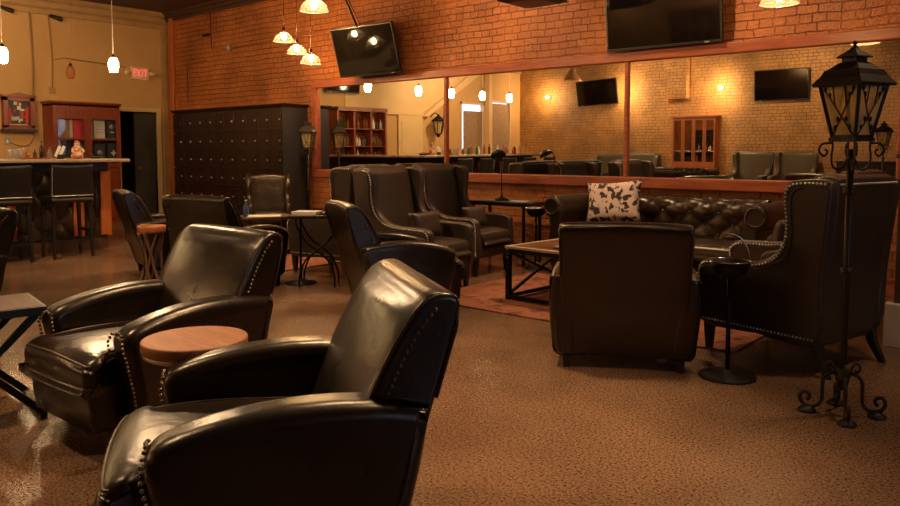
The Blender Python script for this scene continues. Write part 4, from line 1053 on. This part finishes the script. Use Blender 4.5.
cigbox('second red box with a white edge behind the left glass door', 0.555, 1.58, 0.08, 0.37, 'red', 'stripe')
cigbox('white printed box on the upper right cabinet shelf', 0.86, 1.58, 0.20, 0.38, 'white', 'lines')
cigbox('dark box with an oval badge on the upper right shelf', 1.10, 1.58, 0.22, 0.37, 'charcoal', 'oval')
cigbox('dark grey box on the lower left cabinet shelf', 0.20, 1.08, 0.16, 0.40, 'charcoal')
cigbox('pale grey box on the lower left cabinet shelf', 0.50, 1.08, 0.14, 0.38, 'grey')
cigbox('dark box with a small round badge on the lower right shelf', 0.86, 1.08, 0.2, 0.40, 'charcoal', 'oval')
cigbox('black box with a white cross on the lower right shelf', 1.11, 1.08, 0.22, 0.42, 'charcoal', 'cross')

# framed clock-like case on the wall, exit sign, switches, wires
t = thing('wall_case', 'wood framed hanging wall case holding a red and black print', 'framed picture', (XL, 4.93, 1.70))
w_, h_ = 0.50, 0.60
m = MB().box2((0, 0, 0.06), (0.12, 0.07, h_)).box2((0, w_-0.07, 0.06), (0.12, w_, h_)).box2((0, 0, h_-0.07), (0.12, w_, h_)).box2((0, 0, 0.03), (0.12, w_, 0.10))
m.build('case_frame', 'cabred', t)
m = MB().slab([(-0.03, h_-0.01), (w_+0.03, h_-0.01), (w_+0.03, h_+0.03), (w_*0.8, h_+0.035), (w_*0.65, h_+0.06), (w_*0.5, h_+0.075), (w_*0.35, h_+0.06), (w_*0.2, h_+0.035), (-0.03, h_+0.03)], 0, 0.14, 0.004, 2, 1, None, 1); m.build('scalloped_crest', 'cabred', t)
MB().box2((0, -0.03, -0.02), (0.15, w_+0.03, 0.035), 0.006).build('lower_ledge', 'foot', t)
MB().box2((0.0, 0.07, 0.10), (0.05, w_-0.07, h_-0.07)).build('print', 'poster', t)
rnd = random.Random(5)
for k in range(9): MB().box((0.052, 0.16+0.17*rnd.random(), 0.14+0.36*rnd.random()), (0.004, 0.03+0.04*rnd.random(), 0.03+0.04*rnd.random())).build('print_highlight', 'white', t)
MB().box((0.052, w_/2, 0.115), (0.004, w_-0.2, 0.012)).build('print_base_line', 'white', t)
m = MB()
for k in range(2): m.box((0.054, w_/2+(k-0.5)*0.28, 0.27), (0.004, 0.045, 0.26))
m.build('print_bands', 'red', t)
t = thing('light_switch', 'small white light switch under the hanging wall case', 'switch', (XL, 5.0, 1.52))
MB().box((0.006, 0, 0), (0.012, 0.09, 0.13), 0.003).build('plate', 'grey', t); MB().box((0.015, 0, 0), (0.008, 0.03, 0.05)).build('toggle', 'white', t)
t = thing('junction_box', 'square metal junction box on the ochre wall above the cabinet', 'electrical box', (XL, 5.78, 2.45))
MB().box((0.015, 0, 0), (0.03, 0.11, 0.11), 0.003).build('cover', 'cornice', t); MB().ball((0.032, 0, 0), 0.006, 6).build('screw', 'grey', t)
tag(MB().tube([(XL+0.02, 5.78, 2.50), (XL+0.02, 5.80, 3.0), (XL+0.02, 6.0, 3.06), (XL+0.02, 7.16, 2.98)], 0.009, 6).tube([(XL+0.02, 5.80, 3.0), (XL+0.02, 5.76, 3.8)], 0.009, 6).build('conduit_pipe', 'conduittan'), 'thin conduit running from the junction box up and to the exit sign', 'pipe')
tag(MB().tube(catmull([(XL+0.02, 5.44, 3.82), (XL+0.02, 5.46, 3.0), (XL+0.02, 5.45, 2.4), (XL+0.02, 5.44, 1.6)], False, 5), 0.016, 6).build('vertical_pipe', 'conduittan'), 'vertical painted pipe on the ochre wall left of the cabinet', 'pipe')
tag(MB().tube(catmull([(XL+0.015, 5.04, 1.50), (XL+0.015, 5.2, 1.44), (XL+0.015, 5.35, 1.46), (XL+0.015, 5.43, 1.58)], False, 5), 0.006, 5).build('loose_cable', 'foot'), 'thin cable sagging from the light switch to the pipe', 'cable')
t = thing('exit_sign', 'illuminated EXIT sign with twin emergency lamps above the doorway', 'exit sign', (XL, 7.43, 2.88))
MB().box((0.04, 0, 0), (0.07, 0.36, 0.25), 0.008).build('housing', 'exitbox', t)
ex = text_part('exit_letters', 'EXIT', 0.21, M['exitred'], t, (0.077, 0, 0.0), (R(90), 0, R(90)), 0.002); ex.scale = (0.62, 1.0, 1)
for s in (-1, 1):
    h_ = MB().cyl((0.05, s*0.19, 0.01), (0.08, s*0.29, 0.0), 0.03, 0.045, 14).build('lamp_head', 'exitbox', t)
    MB().cyl((0.08, s*0.291, 0), (0.081, s*0.298, 0), 0.04, 0.038, 14).build('lens', 'white', h_)
t = thing('wall_thermostat', 'tiny white box on the wall edge right of the doorway', 'thermostat', (XL, 7.93, 2.26))
MB().box((0.02, -0.0, 0), (0.03, 0.05, 0.1), 0.004).build('housing', 'white', t); MB().box((0.037, 0, 0.015), (0.004, 0.03, 0.03)).build('dial', 'grey', t)
for (y, z, lab) in [(5.05, 3.80, 'small black camera high at the top left corner of the ochre wall'), (5.86, 3.76, 'dark camera on the ochre wall beneath the cornice, right of the pipe')]:
    t = thing('security_camera', lab, 'camera', (XL, y, z))
    MB().cyl((0.04, -0.08, 0.03), (0.16, 0.08, -0.04), 0.035, 0.04, 12).build('body', 'black', t); MB().cyl((0, 0, 0), (0.1, 0, 0), 0.012, None, 8).build('bracket', 'black', t)
# brick wall fittings
tag(MB().tube([(-12.12, 7.98, 3.23), (-10.4, 7.98, 3.26), (-8.3, 7.98, 3.30)], 0.010, 6).tube([(-12.75, 7.98, 3.98), (-12.72, 7.98, 3.27), (-12.12, 7.98, 3.23)], 0.012, 6).tube([(-12.75, 7.98, 3.95), (-9.0, 7.98, 4.0)], 0.010, 6).build('conduit_pipe', 'conduit'), 'red painted conduit running across the brick above the lockers', 'pipe')
t = thing('conduit_box', 'small metal conduit box on the brick at the end of its pipe', 'electrical box', (-12.12, 7.97, 3.24))
MB().box((0, 0, 0), (0.09, 0.05, 0.14), 0.005).build('housing', 'grey', t); MB().box((0, -0.028, 0), (0.03, 0.008, 0.04)).build('plug', 'white', t)
tag(MB().box2((-13.0, 7.96, 3.52), (-12.74, 8.0, 3.57), 0.004).build('wall_bracket', 'iron'), 'short black iron bracket on the brick, high above the lockers', 'bracket')
tag(MB().tube([(-13.6, 7.985, 2.3), (-13.6, 7.985, 3.05), (-12.9, 7.985, 3.07)], 0.008, 5).build('thin_conduit', 'conduit'), 'thin L shaped conduit on the brick near the corner', 'pipe')
t = thing('wall_spotlight', 'small round black spotlight on the brick beside the pendants', 'spotlight', (-9.6, 7.95, 3.62))
MB().cyl((0, 0.04, 0), (0, -0.05, 0), 0.06, None, 16).build('body', 'black', t); MB().cyl((0, -0.051, 0), (0, -0.055, 0), 0.04, None, 16).build('lens', 'nailsilver', t)
t = thing('wall_switch', 'white switch on the right hand mirror frame post', 'switch', (-1.30, 7.915, 1.78))
MB().box((0, 0, 0), (0.05, 0.02, 0.14), 0.003).build('plate', 'white', t); MB().box((0, -0.012, 0), (0.02, 0.008, 0.04)).build('toggle', 'cream', t)
# post at the right edge
t = thing('square_post', 'dark brown square post on a cream plinth at the right edge', 'post', (-0.79, 6.05, 0))
MB().box2((-0.20, -0.15, 0.30), (0.2, 0.25, 1.30), 0.004).build('shaft', 'postbrown', t)
MB().box2((-0.25, -0.20, 0.0), (0.25, 0.3, 0.30), 0.006).build('plinth', 'cream', t)
MB().box2((-0.22, -0.17, 1.30), (0.22, 0.27, 1.33), 0.004).build('cap', 'postbrown', t)
# hanging air diffuser
t = thing('ceiling_diffuser', 'dark square air diffuser hanging under the ceiling at top centre', 'air vent', (-6.32, 8.0, 0))
t.location = (-4.58, 6.72, 2.93)
MB().rings([[(a*0.26, b*0.26, 0.03) for a, b in ((-1, -1), (1, -1), (1, 1), (-1, 1))], [(a*0.27, b*0.27, 0.0) for a, b in ((-1, -1), (1, -1), (1, 1), (-1, 1))], [(a*0.2, b*0.2, -0.02) for a, b in ((-1, -1), (1, -1), (1, 1), (-1, 1))]], smooth=False).build('grille', 'black', t)
MB().box2((-0.15, -0.15, 0.03), (0.15, 0.15, 1.17)).build('duct_drop', 'ceiling', t)

# ------------------------------------------------------------------ pendants
LT = []
def point(loc, power, col=(1, 0.62, 0.30), r=0.04):
    l = bpy.data.lights.new('lamp_light', 'POINT'); l.energy = power; l.color = col; l.shadow_soft_size = r
    o = bpy.data.objects.new('lamp_light', l); COL.objects.link(o); o.location = loc; return o
def dome_pendant(label, loc, r=0.15, top=H, power=40):
    t = thing('glass_pendant', label, 'pendant lamp', loc, 0, 'clear glass dome pendants')
    prof = [(0.03, 0.13), (0.055, 0.12), (0.10, 0.085), (0.135, 0.04), (0.148, 0.0)]
    k = r/0.148
    m = MB().lathe([(a*k, b*k) for a, b in prof], (0, 0, 0), 32, cap=False); m.build('glass_shade', 'clear', t)
    MB().tube([(r*math.cos(a), r*math.sin(a), 0) for a in [2*PI*i/36 for i in range(37)]], 0.005, 6).build('shade_rim', 'clear', t)
    MB().cyl((0, 0, 0.12*k), (0, 0, 0.20), 0.022, 0.02, 12).build('socket', 'irondark', t)
    MB().ball((0, 0, 0.065), 0.034, 14, (1, 1, 1.3)).build('bulb', 'bulb', t)
    MB().cyl((0, 0, 0.19), (0, 0, top-loc[2]), 0.004, None, 6).build('cord', 'irondark', t)
    return t
dome_pendant('glass dome pendant, highest of the three hanging close together above the lockers', (-8.95, 6.80, 2.93), 0.15, power=18)
dome_pendant('glass dome pendant, middle of the three hanging close together above the lockers', (-8.78, 6.90, 2.755), 0.145, power=18)
dome_pendant('glass dome pendant, lowest of the three hanging close together above the lockers', (-8.47, 6.90, 2.59), 0.15, power=18)
dome_pendant('glass dome pendant near the top edge, left of the half hidden one', (-6.32, 5.20, 2.83), 0.15, power=40)
dome_pendant('glass dome pendant cut by the top edge, above the left television', (-5.88, 5.28, 2.98), 0.155, power=40)
dome_pendant('glass dome pendant at the top edge right of the big television', (-1.98, 6.45, 2.545), 0.15, power=60)
def bar_pendant(label, loc, lit=True):
    t = thing('bar_pendant', label, 'pendant lamp', loc, 0, 'pendants over the bar')
    MB().lathe([(0.028, 0.10), (0.05, 0.09), (0.068, 0.03), (0.07, -0.03), (0.06, -0.08), (0.045, -0.11)], (0, 0, 0), 20).build('glass_shade', 'barbulb' if lit else 'amber', t)
    MB().lathe([(0.012, 0.15), (0.03, 0.12), (0.03, 0.10)], (0, 0, 0), 12).build('socket', 'irondark', t)
    MB().cyl((0, 0, 0.14), (0, 0, H-loc[2]), 0.004, None, 6).build('cord', 'white' if lit else 'cornice', t)
    if not lit: MB().ball((0, 0, -0.02), 0.03, 10).build('bulb', 'whiskey', t)
labs = ['lit frosted pendant left of the EXIT sign', 'lit frosted pendant at the left edge of the picture', 'lit bar pendant seen in the mirror before the stairs', 'lit bar pendant seen in the mirror by the left window', 'lit bar pendant seen in the mirror by the right window']
for y, lab in zip((5.37, 3.86, 2.75, 1.60, 0.5), labs): bar_pendant(lab, (-11.2, y, 2.64), True)
bar_pendant('unlit amber pendant hanging before the ochre wall', (-12.8, 5.42, 2.64), False)
# copper shade near the opposite television
t = thing('copper_pendant', 'copper cone pendant beside the mirrored television', 'pendant lamp', (-12.1, -4.0, 3.42))
MB().lathe([(0.05, 0.36), (0.10, 0.34), (0.13, 0.22), (0.24, 0.06), (0.27, 0.0)], (0, 0, 0), 28, cap=False).build('shade', 'copper', t)
MB().cyl((0, 0, 0.35), (0, 0, H-3.42), 0.02, None, 8).build('stem', 'copper', t)
# sconces on the opposite wall
for x, lab in ((-13.3, 'bright bare bulb sconce on the tan brick near the ochre corner'), (-10.53, 'bare bulb sconce on tan brick hidden by the mirror post'), (-7.73, 'bright bare bulb sconce on the tan brick right of the pier')):
    t = thing('wall_sconce', lab, 'wall light', (x, YF, 2.99))
    MB().cyl((0, 0, 0), (0, 0.03, 0), 0.06, None, 16).build('backplate', 'irondark', t); MB().cyl((0, 0.03, 0), (0, 0.10, 0), 0.015, None, 8).build('arm', 'irondark', t)
    MB().ball((0, 0.14, 0), 0.04, 12).build('bulb', 'star', t)

# ------------------------------------------------------------------ things only the mirror shows
t = thing('mirrored_cabinet', 'orange wood cabinet with four tall mirrored doors under the pier', 'cabinet', (-8.40, YF+0.001, 0))
MB().box2((-0.61, 0, 0), (0.61, 0.32, 0.9), 0.005).build('base_cabinet', 'orangewood', t)
MB().box2((-0.61, 0, 0.9), (0.61, 0.3, 0.98)).box2((-0.61, 0, 2.13), (0.61, 0.3, 2.22)).box2((-0.66, 0, 2.20), (0.66, 0.35, 2.25), 0.005).box2((-0.61, 0, 0.98), (0.61, 0.2, 2.13)).build('upper_case', 'orangewood', t)
for k in range(4):
    x = -0.61+k*0.305
    d = MB().box2((x+0.005, 0.2, 0.98), (x+0.045, 0.3, 2.13)).box2((x+0.26, 0.2, 0.98), (x+0.30, 0.3, 2.13)).build('door', 'orangewood', t)
    MB().box2((x+0.045, 0.2, 0.98), (x+0.26, 0.28, 2.13)).build('mirror_panel', 'mirror', d)
t = thing('back_bar_shelves', 'cherry wood back bar shelving full of bottles, seen in the mirror', 'shelving', (XL+0.001, 1.95, 0))
W = 1.7
m = MB()
for y in (0.0, 0.52, 1.10, W-0.06): m.box2((0, y, 1.0), (0.34, y+0.06, 2.36))
m.box2((0, 0, 2.32), (0.38, W, 2.42)).box2((0, 0, 1.0), (0.02, W, 2.36)); m.build('case', 'cabred', t)
for z in (1.0, 1.42, 1.86): MB().box2((0.02, 0.03, z), (0.33, W-0.03, z+0.03)).build('shelf', 'cabred', t)
MB().box2((0, 0, 0), (0.5, W, 1.0)).build('base_cabinet', 'cabred', t)
rnd = random.Random(21)
for z, sh in ((1.03, 'bottom'), (1.45, 'middle'), (1.89, 'top')):
    cnt = 0
    for k in range(15):
        y = 1.95+0.10+k*0.105
        if abs(y-1.95-0.55) < 0.05 or abs(y-1.95-1.13) < 0.05: continue
        mt = rnd.choice(['greenglass', 'white', 'whiskey', 'clearbar', 'white', 'cream', 'whiskey', 'charcoal'])
        cnt += 1
        bottle('%s liquor bottle, %s from the right on the %s mirrored back bar shelf' % (HUE[mt], ORD[cnt], sh), (XL+0.22+rnd.uniform(-0.05, 0.05), y, z), rnd.uniform(0.22, 0.33), 0.036, mt, rnd.choice(['white', 'black', 'nail']), 'liquor bottles on the back bar')
t = thing('wall_lantern', 'black wrought iron wall lantern on the ochre wall, seen in mirror', 'wall light', (XL, -0.16, 2.02))
MB().tube(catmull([(0, 0, 0.25), (0.15, 0, 0.36), (0.30, 0, 0.30)], False, 5), 0.015, 8).build('bracket', 'iron', t)
m = MB()
for a in range(6):
    c, s_ = math.cos(a*PI/3), math.sin(a*PI/3)
    m.bar((0.3+0.10*c, 0.10*s_, -0.22), (0.3+0.17*c, 0.17*s_, 0.12), 0.02)
m.build('cage', 'iron', t)
MB().lathe([(0.22, 0.12), (0.15, 0.20), (0.05, 0.27), (0.02, 0.33)], (0.3, 0, 0), 6).build('roof', 'iron', t)
MB().lathe([(0.03, -0.33), (0.06, -0.27), (0.12, -0.22)], (0.3, 0, 0), 6).build('bottom_cap', 'iron', t)
MB().lathe([(0.095, -0.21), (0.16, 0.11)], (0.3, 0, 0), 6, cap=False).build('glass', 'lampglass', t)
t = thing('sign_bracket', 'thin black iron bar on the ochre wall beside the wall lantern', 'bracket', (XL, -0.75, 2.2))
MB().box((0.03, 0, 0.1), (0.05, 0.05, 0.75), 0.004).build('bar', 'iron', t)
t = thing('low_cabinet', 'dark low cabinet behind the camera, seen at the mirror right end', 'cabinet', (-3.9, -3.9, 0))
MB().box2((-0.7, -0.25, 0.0), (0.7, 0.25, 1.0), 0.005).build('body', 'locker', t); MB().box2((-0.74, -0.28, 1.0), (0.74, 0.28, 1.04), 0.005).build('top', 'foot', t)
for k in range(2): MB().box2((-0.68+k*0.69, 0.25, 0.12), (-0.01+k*0.69, 0.27, 0.96), 0.004).build('door', 'locker', t)

# unseen ceiling spot cans: seating ones follow leather highlights, wall and bar ones added
def spot(label, loc, target, power, size=60, col=(1, 0.66, 0.36), blend=0.7):
    t = thing('unseen_ceiling_spot', label, 'spotlight', loc, 0, 'unseen ceiling spotlights')
    d = (Vector(target)-Vector(loc)).normalized()
    MB().cyl((0, 0, 0), tuple(-d*0.16), 0.055, 0.05, 16).build('can', 'black', t)
    MB().cyl(tuple(-d*0.15), (0, 0, H-loc[2]), 0.012, None, 8).build('stem', 'black', t)
    l = bpy.data.lights.new('spot_light', 'SPOT'); l.energy = power*2.2; l.color = col; l.spot_size = R(size); l.spot_blend = blend; l.shadow_soft_size = 0.09
    o = bpy.data.objects.new('spot_light', l); COL.objects.link(o); o.parent = t; o.location = tuple(d*0.03)
    o.rotation_euler = d.to_track_quat('-Z', 'Y').to_euler()
SP = [((-3.0, 3.2, 3.85), (-3.1, 2.6, 0), 170, 75), ((-4.4, 0.6, 3.85), (-3.4, 1.8, 0), 120, 70), ((-1.2, 3.0, 3.85), (-1.8, 2.2, 0.4), 120, 70),
      ((-5.8, 3.0, 3.85), (-5.8, 3.9, 0), 130, 80), ((-3.9, 6.6, 3.85), (-3.9, 5.9, 0), 150, 75), ((-7.9, 5.4, 3.85), (-8.2, 5.6, 0), 110, 80),
      ((-3.6, 6.2, 3.85), (-3.2, 8.0, 2.7), 78, 90), ((-5.9, 6.2, 3.85), (-6.0, 8.0, 2.7), 55, 90), ((-10.5, 6.0, 3.85), (-11.0, 8.0, 2.5), 7, 95), ((-9.0, 4.0, 3.85), (-2.6, 1.7, 0.8), 150, 28), ((-12.2, 3.5, 3.85), (-14.4, 4.5, 2.4), 45, 110), ((-12.2, 0.0, 3.85), (-14.4, -0.5, 2.4), 135, 120), ((-9.0, -2.5, 3.85), (-9.5, -4.6, 2.2), 78, 120), ((-5.5, -2.5, 3.85), (-5.5, -4.6, 2.2), 72, 120), ((-8.6, 2.8, 3.85), (-10.2, 3.9, 0.3), 170, 80), ((-0.3, 5.0, 3.85), (-1.2, 5.2, 0), 60, 80)]  # wall washes, bar-front spot and chair-back spot added to brighten those surfaces
for i, (a, b_, pw, sz) in enumerate(SP): spot('one of the small black unseen ceiling spotlights over seating, bar and walls', a, b_, pw, sz)

# ------------------------------------------------------------------ world and daylight
w = bpy.data.worlds.new('world'); S.world = w; w.use_nodes = True
bg = w.node_tree.nodes['Background']; bg.inputs[0].default_value = (0.55, 0.72, 1.0, 1); bg.inputs[1].default_value = 3.4

# ------------------------------------------------------------------ camera
cam = bpy.data.cameras.new('camera'); co = bpy.data.objects.new('camera', cam); COL.objects.link(co)
F = 750.0; P = math.radians(4)
cam.sensor_fit = 'HORIZONTAL'; cam.sensor_width = 36; cam.lens = 36*F/900
cyp = 151+F*math.tan(P)
cam.shift_x = 0; cam.shift_y = (cyp-253)/900
co.location = (0, 0, 1.35); co.rotation_euler = (R(90)-P, 0, R(40.44))
cam.clip_end = 100
S.camera = co
S.view_settings.view_transform = 'Standard'; S.view_settings.look = 'None'; S.view_settings.exposure = 0.12; S.view_settings.gamma = 1
S.view_settings.use_curve_mapping = False
